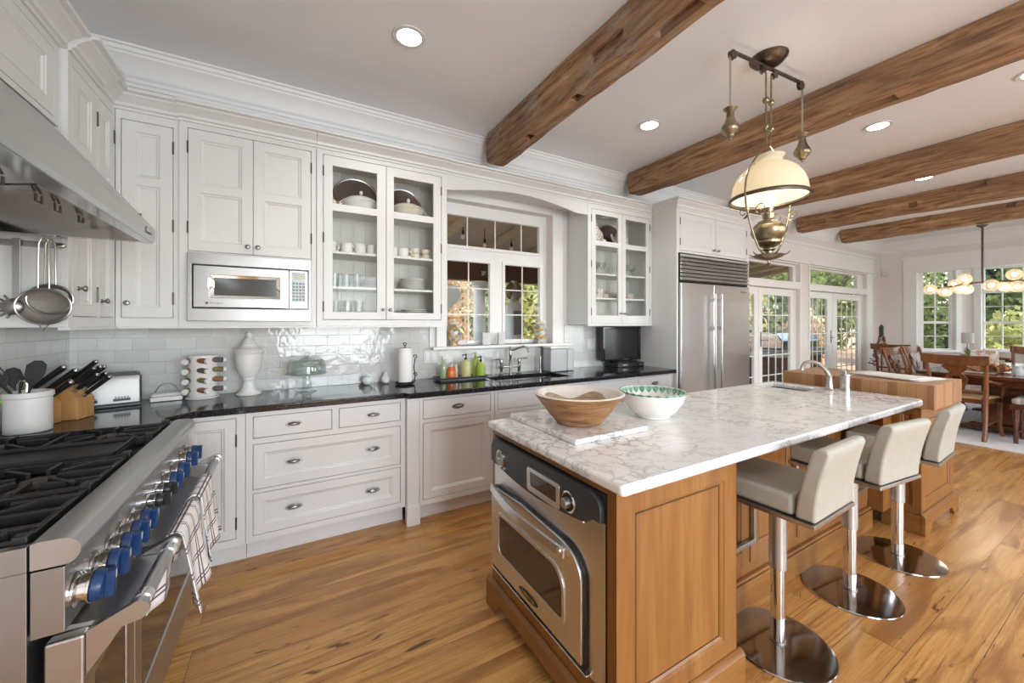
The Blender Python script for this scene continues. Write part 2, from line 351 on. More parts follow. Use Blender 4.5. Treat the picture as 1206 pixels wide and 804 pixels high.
    def build(s, name, mat, parent=None, bevel=0, angle=35, seg=2, kind=None, uv=None):
        me = bpy.data.meshes.new(name)
        base = BASE[parent] if parent is not None else None
        if base is None:
            xs = [q.x for q in s.v]; ys = [q.y for q in s.v]; zs = [q.z for q in s.v]
            base = Vector(((min(xs)+max(xs))/2, (min(ys)+max(ys))/2, min(zs)))
        me.from_pydata([q-base for q in s.v], [], s.f)
        if uv:
            L = me.uv_layers.new(name='UVMap')
            for lp in me.loops: L.data[lp.index].uv = uv[lp.vertex_index]
        b = bmesh.new(); b.from_mesh(me); bmesh.ops.recalc_face_normals(b, faces=b.faces); b.to_mesh(me); b.free()
        me.materials.append(mat if not isinstance(mat, str) else M[mat])
        for p in me.polygons: p.use_smooth = True
        me.set_sharp_from_angle(angle=math.radians(angle))
        o = bpy.data.objects.new(name, me); COL.objects.link(o); BASE[o] = base
        if parent is not None: o.parent = parent
        else: o.location = base
        if bevel:
            md = o.modifiers.new('bevel', 'BEVEL'); md.width = bevel; md.segments = seg; md.limit_method = 'ANGLE'; md.angle_limit = math.radians(40); md.harden_normals = True
        if kind: o['kind'] = kind
        return o
def tag(o, label, cat, group=None, kind=None):
    o['label'] = label; o['category'] = cat
    if group: o['group'] = group
    if kind: o['kind'] = kind
    return o
def thing(name, label, cat, loc, group=None, kind=None):
    o = bpy.data.objects.new(name, None); COL.objects.link(o); o.location = loc; o.empty_display_size = .1; BASE[o] = Vector(loc)
    if label: tag(o, label, cat, group)
    if kind: o['kind'] = kind
    return o
def struct(name, mb, mat, parent=None, **k):
    o = mb.build(name, mat, parent, **k)
    if parent is None: o['kind'] = 'structure'
    return o
def copy_tree(o, loc, rz=0, label=None, group=None):
    def rec(q, par):
        c = q.copy(); COL.objects.link(c); BASE[c] = BASE[q]
        if par is not None: c.parent = par
        for ch in list(q.children): rec(ch, c)
        return c
    r = rec(o, None); r.location = loc; r.rotation_euler = (0, 0, rz)
    if label: r['label'] = label
    if group: r['group'] = group
    return r
def put(o, loc, rz=0): o.location = loc; o.rotation_euler = (0, 0, rz); return o
def Rz(a, c=(0, 0, 0)): return Matrix.Translation(c) @ Matrix.Rotation(a, 4, 'Z')
def axis(o, d):   # matrix taking +Z to direction d at point o
    return Matrix.Translation(o) @ Vector(d).to_track_quat('Z', 'Y').to_matrix().to_4x4()
def arc(c, r, a0, a1, n, plane='XZ', sc=(1, 1)):
    out = []
    for i in range(n+1):
        a = a0+(a1-a0)*i/n; x, y = r*math.cos(a)*sc[0], r*math.sin(a)*sc[1]
        out.append({'XZ': (c[0]+x, c[1], c[2]+y), 'YZ': (c[0], c[1]+x, c[2]+y), 'XY': (c[0]+x, c[1]+y, c[2])}[plane])
    return out
def text(s, size, X, mat, parent, name, depth=.0006):
    c = bpy.data.curves.new('t', 'FONT'); c.body = s; c.size = size; c.extrude = depth; c.align_x = 'CENTER'; c.align_y = 'CENTER'; c.resolution_u = 2
    o = bpy.data.objects.new('t', c); COL.objects.link(o); dg = bpy.context.evaluated_depsgraph_get(); ev = o.evaluated_get(dg); me = ev.to_mesh()
    mb = MB(X); mb.add([tuple(v.co) for v in me.vertices], [tuple(p.vertices) for p in me.polygons]); ev.to_mesh_clear(); bpy.data.objects.remove(o); bpy.data.curves.remove(c)
    return mb.build(name, mat, parent)
# cabinet joinery in face coordinates (u right, v up, w out)
def pdoor(mb, u0, u1, v0, v1, st=.058, mids=(), th=.02, glass=False, mid=.05, side=None):
    cuts = [v0+st]+[x for m_ in mids for x in (m_-mid/2, m_+mid/2)]+[v1-st]
    ops = [(u0+st, u1-st, cuts[i], cuts[i+1]) for i in range(0, len(cuts), 2)]
    mb.fill(u0, u1, v0, v1, ops, -th, 0)
    if glass: return ops
    for a, b, c, d in ops:
        R_ = [(0, 0), (.004, -.005), (.010, -.005), (.017, -.011)]
        vs = []; fs = []
        for ins, w_ in R_: vs += [(a+ins, c+ins, w_), (b-ins, c+ins, w_), (b-ins, d-ins, w_), (a+ins, d-ins, w_)]
        for i in range(len(R_)-1):
            for k in range(4): k2 = (k+1) % 4; fs.append((4*i+k, 4*i+k2, 4*i+4+k2, 4*i+4+k))
        e = 4*(len(R_)-1); fs.append((e, e+1, e+2, e+3)); mb.add(vs, fs)
    return ops
def knob(X, u, v, parent, r=.0145):
    mb = MB(X @ Matrix.Translation((u, v, 0)))
    mb.lathe([(0, 0), (r*.75, 0), (r*.7, .003), (r*.42, .006), (r*.4, .014), (r*.9, .019), (r, .024), (r*.85, .029), (r*.4, .0315), (0, .032)], seg=14)
    return mb.build('knob', 'pewter', parent)
def hinge(X, u, v, parent):
    mb = MB(X); mb.tube([(u, v-.03, .002), (u, v+.03, .002)], .0045, 8); mb.ball((u, v+.033, .002), .0045, 8); mb.ball((u, v-.033, .002), .0045, 8)
    return mb.build('hinge', 'hinge', parent)
def pull(X, u, v, parent):
    mb = MB(X @ Matrix.Translation((u, v, 0)))
    n_ = 24; mb.prism([(.047*math.cos(2*PI*k/n_), .0185*math.sin(2*PI*k/n_), 0) for k in range(n_)], (0, 0, .003))
    vs = []; fs = []; R_ = 8
    mb.ball((0, .001, .003), 1, 16, (.036, .0125, .017))
    return mb.build('cup_pull', 'pewter', parent)
# ---------------------------------------------------------------- room shell
LX, RX, WY, FY, CZ = -1.11, 10.9, 3.26, -3.0, 3.05
struct('floor', MB().box(LX-.2, 12.3, FY-.2, WY+.0, -.06, 0), 'floor')
struct('ceiling', MB().box(LX-.2, 12.2, FY-.2, WY+.2, CZ, CZ+.12), 'ceil')
XZ = Matrix(((1, 0, 0, 0), (0, 0, -1, 0), (0, 1, 0, 0), (0, 0, 0, 1)))      # u=x v=z w=-y
D1, D2 = (5.15, 7.42), (7.76, 10.12)
struct('wall_back', MB(F((0, WY, 0), (1, 0, 0), (0, -1, 0))).fill(LX-.2, RX+.15, 0, CZ,
       [(1.17, 2.35, 1.185, 2.49), (D1[0], D1[1], 0, 2.36), (D2[0], D2[1], 0, 2.36)], -.17, 0), 'wall')
struct('wall_left', MB().box(LX-.15, LX, FY-.2, WY, 0, CZ), 'wall')
YW = [( -.1, 1.9), (3.1, 5.1), (6.3, 8.3)]  # unseen windows, put in to give the fill lamps openings
struct('wall_front', MB(F((0, FY, 0), (1, 0, 0), (0, 1, 0))).fill(LX-.2, RX+.15, 0, CZ, [(a, b, .5, 2.45) for a, b in YW], -.15, 0), 'wall')
for i, (a, b) in enumerate(YW):
    wn = thing('window_%d' % (5+i), None, None, ((a+b)/2, FY, .5), kind='structure')
    MB().fill(a-.08, b+.08, .42, 2.53, [(a, b, .5, 2.45)], 0, .03, X=F((0, FY, 0), (1, 0, 0), (0, 1, 0))).build('casing', 'trimw', wn)
    MB().fill(a, b, .5, 2.45, [(a+.05, (a+b)/2-.02, .55, 1.5), ((a+b)/2+.02, b-.05, .55, 1.5), (a+.05, (a+b)/2-.02, 1.54, 2.4), ((a+b)/2+.02, b-.05, 1.54, 2.4)], -.1, -.05, X=F((0, FY, 0), (1, 0, 0), (0, 1, 0))).build('sash', 'trimw', wn)
BO = (-.55, 2.72)
struct('wall_right', MB(F((RX, 0, 0), (0, 1, 0), (-1, 0, 0))).fill(FY-.2, WY, 0, CZ, [(BO[0], BO[1], 0, 2.40)], -.15, 0), 'wall')
# the bay: angled wall, wide wall, angled wall
A0, A1 = Vector((11.05, 2.72, 0)), Vector((11.82, 2.18, 0)); ad_ = (A1-A0).normalized(); an_ = Vector((-ad_.y*-1, -ad_.x, 0)); an_ = Vector((ad_.y, -ad_.x, 0))
LA = (A1-A0).length
MA = F(A0, ad_, an_)
struct('wall_bay_left', MB(MA).fill(0, LA, 0, 2.62, [(.06, .66, .84, 2.44)], -.14, 0), 'wall')
C0, C1 = -.05, 2.18
MC = F((11.82, C1, 0), (0, -1, 0), (-1, 0, 0))
struct('wall_bay_centre', MB(MC).fill(-.05, C1-C0+.05, 0, 2.62, [(.14, 2.1, .86, 2.47)], -.14, 0), 'wall')
MBB = F(Vector((11.82, C0, 0)), Vector((-ad_.x, ad_.y, 0)), Vector((-ad_.y*-1, ad_.x, 0))*1)
b_ = MB().prism([(11.82, C0, 0), (11.05, -.55, 0), (11.05, -.69, 0), (11.96, C0-.1, 0)], (0, 0, 2.62)); struct('wall_bay_right', b_, 'wall')
struct('ceiling_bay', MB().prism([(11.0, 2.8, 2.62), (12.05, 2.2, 2.62), (12.05, -.1, 2.62), (11.0, -.7, 2.62)], (0, 0, .1)), 'ceil')
# ceiling crown mouldings
def crown_run(name, a, b, n, top, mat='trimw', k=1.0):
    # a, b: plan ends on the wall face, n: outward normal
    pr = [(0, -.205), (.012, -.205), (.014, -.185), (.022, -.178), (.026, -.160), (.036, -.150), (.040, -.140), (.052, -.105), (.074, -.070), (.092, -.052), (.094, -.040), (.104, -.034), (.108, -.016), (.122, -.010), (.124, 0), (0, 0)]
    pts = [Vector((a[0], a[1], top))+Vector((n[0]*p*k, n[1]*p*k, q*k)) for p, q in pr]
    return struct(name, MB().prism(pts, (b[0]-a[0], b[1]-a[1], 0)), mat, angle=25)
crown_run('trim_1', (LX, WY), (RX, WY), (0, -1), CZ)
crown_run('trim_2', (LX, FY), (LX, WY), (1, 0), CZ)
crown_run('trim_3', (RX, FY), (RX, WY), (-1, 0), CZ)
struct('trim_4', MB().box(RX-.03, RX, BO[0]-.2, BO[1]+.19, 2.40, 2.68).box(RX-.05, RX, BO[0]-.23, BO[1]+.22, 2.66, 2.71).box(RX-.02, RX, BO[1], BO[1]+.19, 0, 2.41).box(RX-.02, RX, BO[0]-.19, BO[0], 0, 2.41), 'trimw')
struct('baseboard_right', MB().box(RX-.018, RX, BO[1]+.2, WY, 0, .16), 'trimw')
struct('baseboard_back', MB().box(10.5, RX-.02, WY-.018, WY, 0, .16), 'trimw')
# glazed tile splashback
TB = struct('trim_5', MB(F((0, WY, 0), (1, 0, 0), (0, -1, 0))).fill(LX, 3.44, .915, 1.368, [(1.10, 2.50, 1.15, 1.37)], 0, .008), 'tile')
struct('trim_6', MB().box(LX, LX+.008, .8, WY-.01, .915, 1.368), 'tile')

# ---------------------------------------------------------------- window over the sink
W = thing('window_1', None, None, (1.76, 3.33, 1.185), kind='structure')
WM = F((0, 3.36, 0), (1, 0, 0), (0, -1, 0))
gl = [(1.25, 1.681, 1.228, 1.958), (1.848, 2.258, 1.228, 1.958), (1.25, 2.25, 2.105, 2.378)]
MB(WM).fill(1.17, 2.35, 1.185, 2.49, gl, -.03, .0).build('frame', 'trimw', W, bevel=.003)
for k, (a, b, c, d) in enumerate(gl):
    f_ = MB(WM).fill(a-.03, b+.03, c-.03, d+.03, [(a, b, c, d)], 0, .014).build('sash' if k < 2 else 'transom_sash', 'trimw', W, bevel=.003)
    mt = MB(WM)
    if k < 2:
        mt.box((a+b)/2-.0045, (a+b)/2+.0045, c, d, -.012, -.001)
        for z in (1.713, 1.468): mt.box(a, b, z-.0045, z+.0045, -.012, -.001)
    else:
        for x in (1.452, 1.745, 2.042): mt.box(x-.0045, x+.0045, c, d, -.012, -.001)
    mt.build('muntins', 'trimw', f_)
    MB(WM).box(a, b, c, d, -.008, -.004).build('pane', 'pane', f_)
    if k < 2: MB(WM).box((a+b)/2-.03, (a+b)/2+.03, c-.024, c-.012, .014, .03).build('sash_lock', 'steel', f_)
JM = F((0, WY, 0), (1, 0, 0), (0, -1, 0))
MB(JM).fill(1.05, 2.47, 1.16, 2.60, [(1.18, 2.345, 1.16, 2.485)], 0, .022).box(1.04, 2.50, 2.58, 2.62, 0, .05).build('casing', 'trimw', W, bevel=.003)
MB().box(1.06, 2.53, 3.16, 3.345, 1.16, 1.185).build('sill', 'trimw', W, bevel=.005)
MB().box(1.10, 1.19, 3.20, 3.25, 1.186, 1.36).build('side_block', 'trimw', W, bevel=.003)

# ---------------------------------------------------------------- french doors with transoms
def french(name, x0, x1, leaves, tr):
    D = thing(name, None, None, ((x0+x1)/2, 3.3, 0), kind='structure')
    DM = F((0, 3.33, 0), (1, 0, 0), (0, -1, 0))
    MB(DM).fill(x0, x1, 0, 2.36, [(x0+.04, x1-.04, .02, 1.95), (tr[0], tr[1], 2.065, 2.325)], -.04, .02).build('frame', 'trimw', D, bevel=.004)
    MB(DM).box(x0, x1, 1.95, 2.065, .02, .09).build('transom_bar', 'trimw', D, bevel=.006)
    MB(DM).box(tr[0], tr[1], 2.065, 2.325, -.012, -.006).build('transom_pane', 'pane', D)
    for a, b, sl, sr, hd in leaves:
        L = MB(DM).fill(a, b, .02, 1.94, [(a+sl, b-sr, .24, 1.83)], -.03, .012).build('door_leaf', 'trimw', D, bevel=.003)
        mt = MB(DM); ga, gb = a+sl, b-sr
        for k in range(1, 4): mt.box(ga+(gb-ga)*k/4-.007, ga+(gb-ga)*k/4+.007, .24, 1.83, -.014, -.002)
        for k in range(1, 5): z = .24+.318*k; mt.box(ga, gb, z-.008, z+.008, -.014, -.001)
        mt.build('muntins', 'trimw', L)
        MB(DM).box(ga, gb, .24, 1.83, -.01, -.006).build('pane', 'pane', L)
        if hd:
            hx = (a+.06) if hd < 0 else (b-.06)
            MB(DM).box(hx-.018, hx+.018, 1.02, 1.25, .012, .018).tube([(hx, 1.12, .018), (hx, 1.12, .06), (hx+.1*(-hd), 1.12, .065)], .008, 8).build('lever_handle', 'pewter', L)
    MB(JM).box(x0-.03, x0+.005, 0, 2.40, 0, .02).box(x1-.005, x1+.03, 0, 2.40, 0, .02).build('casing', 'trimw', D)
    return D
french('door_1', *D1, [(5.19, 6.29, .11, .11, 0), (6.30, 7.38, .11, .12, -1)], (5.25, 7.33))
french('door_2', *D2, [(7.80, 8.79, .10, .20, 1), (8.80, 10.08, .19, .17, 0)], (7.9, 9.86))
struct('trim_7', MB(JM).box(5.0, 10.4, 2.40, 2.70, 0, .035).box(4.98, 10.42, 2.68, 2.73, 0, .06).box(5.0, 10.4, 2.385, 2.41, 0, .05).box(10.15, 10.38, 0, 2.385, 0, .025), 'trimw', bevel=.004)
sn = MB(F((RX, 3.2, 2.36), (0, 1, 0), (-1, 0, 0))); sn.box(-.035, .035, 0, .09, 0, .045)
tag(sn.build('motion_sensor', 'white', bevel=.01), 'small white motion sensor high in the dining room corner', 'sensor')
MB().box(10.52, 10.60, 3.2, 3.258, 2.1, 2.36)

# ---------------------------------------------------------------- bay windows
def bay(name, X, a, b, z0, z1, cols, dbl):
    B_ = thing(name, None, None, X @ Vector(((a+b)/2, z0, -.06)), kind='structure')
    mid = 1.40; tb = 2.015
    hs = [(a+.03, b-.03, z0+.03, mid-.025), (a+.03, b-.03, mid+.02, tb-.045), (a+.03, b-.03, tb+.045, z1-.03)]
    MB(X).fill(a, b, z0, z1, hs, -.10, -.06).build('sash', 'trimw', B_)
    MB(X).fill(a-.10, b+.10, z0-.04, z1+.1, [(a, b, z0, z1)], 0, .02).box(a-.12, b+.12, z0-.045, z0-.01, 0, .05).build('casing', 'trimw', B_, bevel=.003)
    mt = MB(X); 
    for k in range(1, cols): x = a+(b-a)*k/cols; mt.box(x-.008, x+.008, z0, z1, -.09, -.07)
    for z in ((z0+mid)/2, (mid+tb)/2): mt.box(a, b, z-.007, z+.007, -.09, -.07)
    mt.build('muntins', 'trimw', B_)
    MB(X).box(a+.03, b-.03, z0+.03, z1-.03, -.083, -.079).build('pane', 'pane', B_)
bay('window_2', MA, .06, .66, .84, 2.44, 2, 1)
bay('window_3', MC, .14, 2.1, .86, 2.47, 8, 1)

# ---------------------------------------------------------------- hewn ceiling beams
def beam(x0, x1, z0, y1, label, seed, mat='beam', pockets=(), y0=-2.9):
    rs = random.Random(seed); ny = 74; nu = 5; nw_ = 7
    loop = [(x0, CZ-.004)]+[(x0, CZ-.004-(CZ-z0)*k/nw_) for k in range(1, nw_)]+[(x0+(x1-x0)*k/nu, z0) for k in range(nu)]+[(x1, z0+(CZ-z0)*k/nw_) for k in range(nw_)]+[(x1, CZ-.004)]
    m = len(loop); vs = []
    for j in range(ny+1):
        y = y1+(y0-y1)*j/ny
        bow = .012*math.sin(y*1.3+seed)+.006*math.sin(y*3.1+seed*2)
        for k, (x, z) in enumerate(loop):
            top = k in (0, m-1)
            d = noise.noise_vector(Vector((x*4+seed, y*2.2, z*4)))*.009+noise.noise_vector(Vector((x*17+seed, y*9, z*17)))*.006
            cx_, cz_ = (x0+x1)/2, (z0+CZ)/2
            ch = .005 if k in (nw_, nw_+nu) else 0
            zz = z if top else z+d.z+bow*(CZ-z)/(CZ-z0)+ch
            yy = y; xx = x+d.x+(cx_-x)*(.03 if ch else 0)
            if j == 0: yy = y1-.05*abs((z-cz_)/(CZ-z0))-.02*abs(d.x)*20
            vs.append((xx, yy, zz))
    fs = []; holes = set()
    for (ya, yb, side) in pockets:
        for j in range(ny):
            y = y1+(y0-y1)*(j+.5)/ny
            if ya < y < yb:
                for k in ({'L': (3, 4), 'B': (nw_+1, nw_+2), 'T': (0, 1)}[side]): holes.add((j, k))
    for j in range(ny):
        for k in range(m-1): fs.append((j*m+k, j*m+k+1, (j+1)*m+k+1, (j+1)*m+k))
    fs.append(tuple(range(m))); fs.append(tuple(range(ny*m, ny*m+m))[::-1])
    mb = MB(); mb.add(vs, fs)
    o = mb.build('ceiling_beam', mat, angle=22)
    b = bmesh.new(); b.from_mesh(o.data); b.faces.ensure_lookup_table()
    sel = [b.faces[j*(m-1)+k] for j, k in sorted(holes)]
    if sel:
        r_ = bmesh.ops.extrude_face_region(b, geom=sel); vv = [g for g in r_['geom'] if isinstance(g, bmesh.types.BMVert)]
        bmesh.ops.delete(b, geom=sel, context='FACES')
        c0 = Vector(((x0+x1)/2, 0, (z0+CZ)/2))-BASE[o]
        for q in vv: q.co.x += (c0.x-q.co.x)*.35; q.co.z += (c0.z-q.co.z)*.35
        b.to_mesh(o.data)
    b.free(); o.data.set_sharp_from_angle(angle=math.radians(22))
    return tag(o, label, 'beam', 'hewn ceiling beams')
beam(1.515, 1.68, 2.805, 3.10, 'hewn timber ceiling beam with grey limewash flakes, nearest the cooker', 1, 'beam_lime', ((1.05, 1.35, 'B'), (1.45, 1.75, 'L'), (2.45, 2.56, 'B'), (1.9, 2.0, 'B')))
beam(3.27, 3.46, 2.815, 3.12, 'hewn timber ceiling beam just behind the hanging oil lamp', 2, 'beam', ((.9, 1.15, 'B'),))
beam(5.20, 5.37, 2.81, 3.12, 'hewn timber ceiling beam over the tall fridge end, third from the cooker', 3)
beam(6.98, 7.16, 2.815, 3.12, 'hewn timber ceiling beam over the patio doors, with mortise pockets, one before the dining lamp', 4, 'beam', ((1.7, 1.85, 'L'), (2.75, 2.9, 'L'), (1.2, 1.4, 'T')))
beam(8.60, 8.78, 2.815, 3.14, 'orange-brown ceiling beam from which the globe chandelier hangs', 5, 'beam', ((2.0, 2.12, 'T'), (1.18, 1.3, 'T')))

# ---------------------------------------------------------------- recessed downlights
def can(x, y, lab):
    t = thing('downlight', lab, 'ceiling light', (x, y, CZ-.012), 'recessed downlights')
    MB().lathe([(.070, .004), (.092, .004), (.094, .0095), (.090, .012), (.066, .012)], (x, y, CZ-.012), 32, closed=True).build('trim_ring', 'white', t)
    MB().lathe([(0, .006), (.069, .006), (.069, .009), (0, .009)], (x, y, CZ-.012), 32).build('lens', 'can', t)
    l = bpy.data.lights.new('ceiling_spot', 'SPOT'); l.energy = 27; l.spot_size = math.radians(130); l.spot_blend = .6; l.shadow_soft_size = .07; l.color = (1, .97, .92)
    o = bpy.data.objects.new('ceiling_spot', l); COL.objects.link(o); o.location = (x, y, CZ-.03)
can(.61, 2.257, 'round white downlight in the ceiling left of the first beam')
can(2.631, 2.26, 'round white downlight between the first and second beams, left of the hanging lamp')
can(4.311, 1.31, 'round white downlight between the second and third beams, right of the hanging lamp')
can(6.303, 1.516, 'round white downlight between the third and fourth beams')
can(4.292, .50, 'round white downlight at the right edge of the photo, cut off by the frame')
for x, y in ((.61, -.4), (2.6, -.9), (6.3, -.6)):  # added spots behind the camera without fixtures, to brighten the room
    l = bpy.data.lights.new('ceiling_spot', 'SPOT'); l.energy = 27; l.spot_size = math.radians(130); l.spot_blend = .6; l.shadow_soft_size = .07; l.color = (1, .97, .92)
    o = bpy.data.objects.new('ceiling_spot', l); COL.objects.link(o); o.location = (x, y, CZ-.03)
# ---------------------------------------------------------------- wall cabinets
CB, CT = 1.37, 2.565          # bottom and top of the wall cabinets
def crown_pr(k=1):
    return [(p*1.25, q*1.06) for p, q in [(0, 0), (.008, 0), (.010, .012), (.020, .016), (.024, .030), (.040, .048), (.056, .058), (.060, .066), (.078, .070), (.080, .082), (0, .082)]]
def face_crown(X, u0, u1, t, m0=0, m1=0, name='crown'):
    # moulding run on a cabinet face, mitred by m0/m1 (+1 outside corner, -1 inside, 0 square)
    pr = crown_pr(); mb = MB(X); n = len(pr)
    mb.add([(u0-m0*p, CT+q, p-.001) for p, q in pr]+[(u1+m1*p, CT+q, p-.001) for p, q in pr],
           [tuple(range(n))[::-1], tuple(range(n, 2*n))]+[(i, (i+1) % n, n+(i+1) % n, n+i) for i in range(n)])
    return mb.build(name, 'white', t, angle=25)
def wallcab(lab, X, u0, u1, v0, v1, dep, doors, hinges, knobs, mids=(2.185,), cm=None, mat='white', loc=None, rail=True):
    t = thing('wall_cabinet', lab, 'cabinet', loc or X @ Vector(((u0+u1)/2, v0, -dep/2)))
    holes = [(a-.003, b+.003, c-.003, d+.003) for a, b, c, d in doors]
    MB(X).fill(u0, u1, v0, v1, holes, -.022, 0).box(u0, u1, v0, v1, -dep, -.022).build('carcass', mat, t, bevel=.0015)
    for (a, b, c, d), hs, (ku, kv) in zip(doors, hinges, knobs):
        mb = MB(X); pdoor(mb, a, b, c, d, mids=mids); D = mb.build('door', mat, t, bevel=.0015)
        for hu, hv in hs: hinge(X, hu, hv, D)
        knob(X, ku, kv, D)
    if cm: face_crown(X, *cm, t) if len(cm) == 2 else face_crown(X, cm[0], cm[1], t, cm[2], cm[3])
    if rail: MB(X).box(u0, u1, v0-.012, v0-.0005, -.03, .008).build('light_rail', mat, t)
    return t
XL = F((-.82, 0, 0), (0, 1, 0), (1, 0, 0)); XLH = F((-.845, 0, 0), (0, 1, 0), (1, 0, 0))
XC = F((0, 2.935, 0), (1, 0, 0), (0, -1, 0)); XM = F((0, 2.92, 0), (1, 0, 0), (0, -1, 0)); XF = F((0, 2.62, 0), (1, 0, 0), (0, -1, 0))
wallcab('white cabinet above the steel hood, cut off at the left edge', XLH, .95, 2.40, 2.222, CT, .26,
        [(1.68, 2.36, 2.25, 2.53), (.98, 1.67, 2.25, 2.53)], [[], []], [(1.72, 2.29), (1.64, 2.29)], mids=(), cm=(.95, 2.40, 0, 0), rail=False)
wallcab('white wall cabinet with two narrow doors on the cooker wall, strainers hanging on its side', XL, 2.405, 2.93, CB, CT, .285,
        [(2.45, 2.698, 1.42, 2.515), (2.728, 2.912, 1.42, 2.515)], [[(2.700, 1.53), (2.700, 2.40)], [(2.914, 2.40)]], [(2.50, 1.545), (2.752, 1.50)], cm=(2.405, 2.73, 0, 0))
face_crown(F((-.84, 0, 0), (0, 1, 0), (1, 0, 0)), 2.73, 2.935, BASE and [o for o in BASE if o.name.startswith('wall_cabinet') and o.type == 'EMPTY'][-1], 0, -1)
wallcab('single-door white wall cabinet in the corner, left of the microwave', XC, -.82, -.548, CB, CT, .315,
        [(-.795, -.578, 1.42, 2.515)], [[(-.576, 2.40), (-.576, 1.95), (-.576, 1.53)]], [(-.77, 1.5)], cm=(-.845, -.548, -1, 0))
mcab = wallcab('white wall cabinet with two doors above the built-in microwave', XM, -.547, .165, CB, CT, .33,
        [(-.506, -.190, 1.815, 2.53), (-.187, .133, 1.815, 2.53)], [[(-.508, 2.42), (-.508, 1.95)], [(.135, 2.42), (.135, 1.95)]], [(-.215, 1.86), (-.162, 1.86)], cm=(-.547, .165, 0, 0))
# built-in microwave
mw = thing('microwave_oven', 'stainless built-in microwave under the two-door cabinet', 'microwave', (-.188, 2.9, 1.40))
MB(XM).fill(-.508, .132, 1.400, 1.802, [(-.486, .118, 1.475, 1.735)], .001, .022).build('trim_frame', 'steelm', mw, bevel=.003)
MB(XM).box(-.484, .116, 1.477, 1.733, .001, .012).build('housing', 'gloss', mw)
d_ = MB(XM).fill(-.478, .004, 1.482, 1.728, [(-.40, -.045, 1.54, 1.675)], .012, .028).build('door', 'steelm', mw, bevel=.003)
mb = MB(XM); a, b, c, d = -.40, -.045, 1.54, 1.675; i_ = .018
mb.add([(a-.008, c-.008, .0285), (b+.008, c-.008, .0285), (b+.008, d+.008, .0285), (a-.008, d+.008, .0285), (a+i_, c+i_*.8, .018), (b-i_, c+i_*.8, .018), (b-i_, d-i_*.8, .018), (a+i_, d-i_*.8, .018)], [(0, 1, 5, 4), (1, 2, 6, 5), (2, 3, 7, 6), (3, 0, 4, 7)]); mb.build('window_bezel', 'chrome', d_)
MB(XM).box(-.388, -.057, 1.552, 1.663, .013, .0175).build('window', 'mwglass', d_)
cp = MB(XM).box(.008, .112, 1.482, 1.728, .012, .028).build('control_panel', 'steelm', mw, bevel=.003)
MB(XM).box(.020, .100, 1.525, 1.715, .028, .030).build('keypad', 'gloss', cp)
mb = MB(XM)
for r_ in range(6):
    for q in range(4): mb.box(.025+.019*q, .039+.019*q, 1.532+.021*r_, 1.546+.021*r_, .030, .0312)
mb.build('buttons', P('key_legend', (.22, .25, .30), .4), cp)
MB(XM).box(.026, .094, 1.675, 1.695, .030, .0312).build('display', P('amber_display', (.55, .46, .30), .3), cp); MB(XM).box(.022, .098, 1.488, 1.512, .028, .031).build('open_button', 'steel', cp, bevel=.002)
text('Monogram', .015, XM @ Matrix.Translation((-.37, 1.508, .0285)), 'hinge', d_, 'maker_name')
MB(XM @ Matrix.Translation((-.415, 1.508, .028))).lathe([(0, 0), (.008, 0), (.008, .0012), (0, .0012)], seg=16).build('badge', 'hinge', d_)

# glass-fronted cabinets
def glasscab(lab, X, u0, u1, doors, glz, shelves, cm, yb, hing):
    t = thing('glass_cabinet', lab, 'cabinet', X @ Vector(((u0+u1)/2, CB, -.16)))
    mb = MB(X); dep = .325
    mb.fill(u0, u1, CB, CT, [(doors[0][0]-.003, doors[0][1]+.0015, doors[0][2]-.003, doors[0][3]+.003), (doors[1][0]-.0015, doors[1][1]+.003, doors[1][2]-.003, doors[1][3]+.003)], -.022, 0)
    mb.box(u0, u0+.02, CB, CT, -dep, -.022).box(u1-.02, u1, CB, CT, -dep, -.022).box(u0+.02, u1-.02, CB, CB+.03, -dep, -.022).box(u0+.02, u1-.02, CT-.03, CT, -dep, -.022)
    mb.build('carcass', 'white', t, bevel=.0015)
    MB(X).box(u0+.02, u1-.02, CB+.03, CT-.03, -dep, -dep+.012).build('back_panel', 'bead', t)
    for z in shelves: MB(X).box(u0+.021, u1-.021, z-.018, z, -dep+.013, -.03).build('shelf', 'white', t, bevel=.002)
    for k, ((a, b, c, d), (ga, gb)) in enumerate(zip(doors, glz)):
        D = MB(X).fill(a, b, c, d, [(ga, gb, 1.465, 2.158), (ga, gb, 2.208, 2.465)], -.02, 0).build('door', 'white', t, bevel=.002)
        MB(X).box(ga-.005, gb+.005, 1.460, 2.470, -.012, -.009).build('pane', 'cabglass', D)
        hu = a-.001 if k == 0 else b+.001
        for z in (2.42, 1.97, 1.50): hinge(X, hu, z, D)
        knob(X, (b-.025) if k == 0 else (a+.025), 1.485, D, .012)
    face_crown(X, cm[0], cm[1], t, cm[2], cm[3])
    MB(X).box(u0, u1, CB-.012, CB-.0005, -.03, .008).build('light_rail', 'white', t)
    return t
GS = (2.205, 1.889, 1.645)
glasscab('glass-fronted white cabinet of crockery between microwave and window', XM, .168, 1.086, [(.209, .6205, 1.413, 2.53), (.6235, 1.040, 1.413, 2.53)], [(.266, .557), (.677, .978)], GS, (.168, 1.086, 0, 0), 0, 0)
XG = F((0, 2.93, 0), (1, 0, 0), (0, -1, 0))
glasscab('glass-fronted white cabinet right of the window, above the television', XG, 2.54, 3.448, [(2.585, 2.9985, 1.385, 2.515), (3.0015, 3.431-.02, 1.385, 2.515)], [(2.642, 2.946), (3.055, 3.358)], GS, (2.54, 3.448, 0, -1), 0, 0)
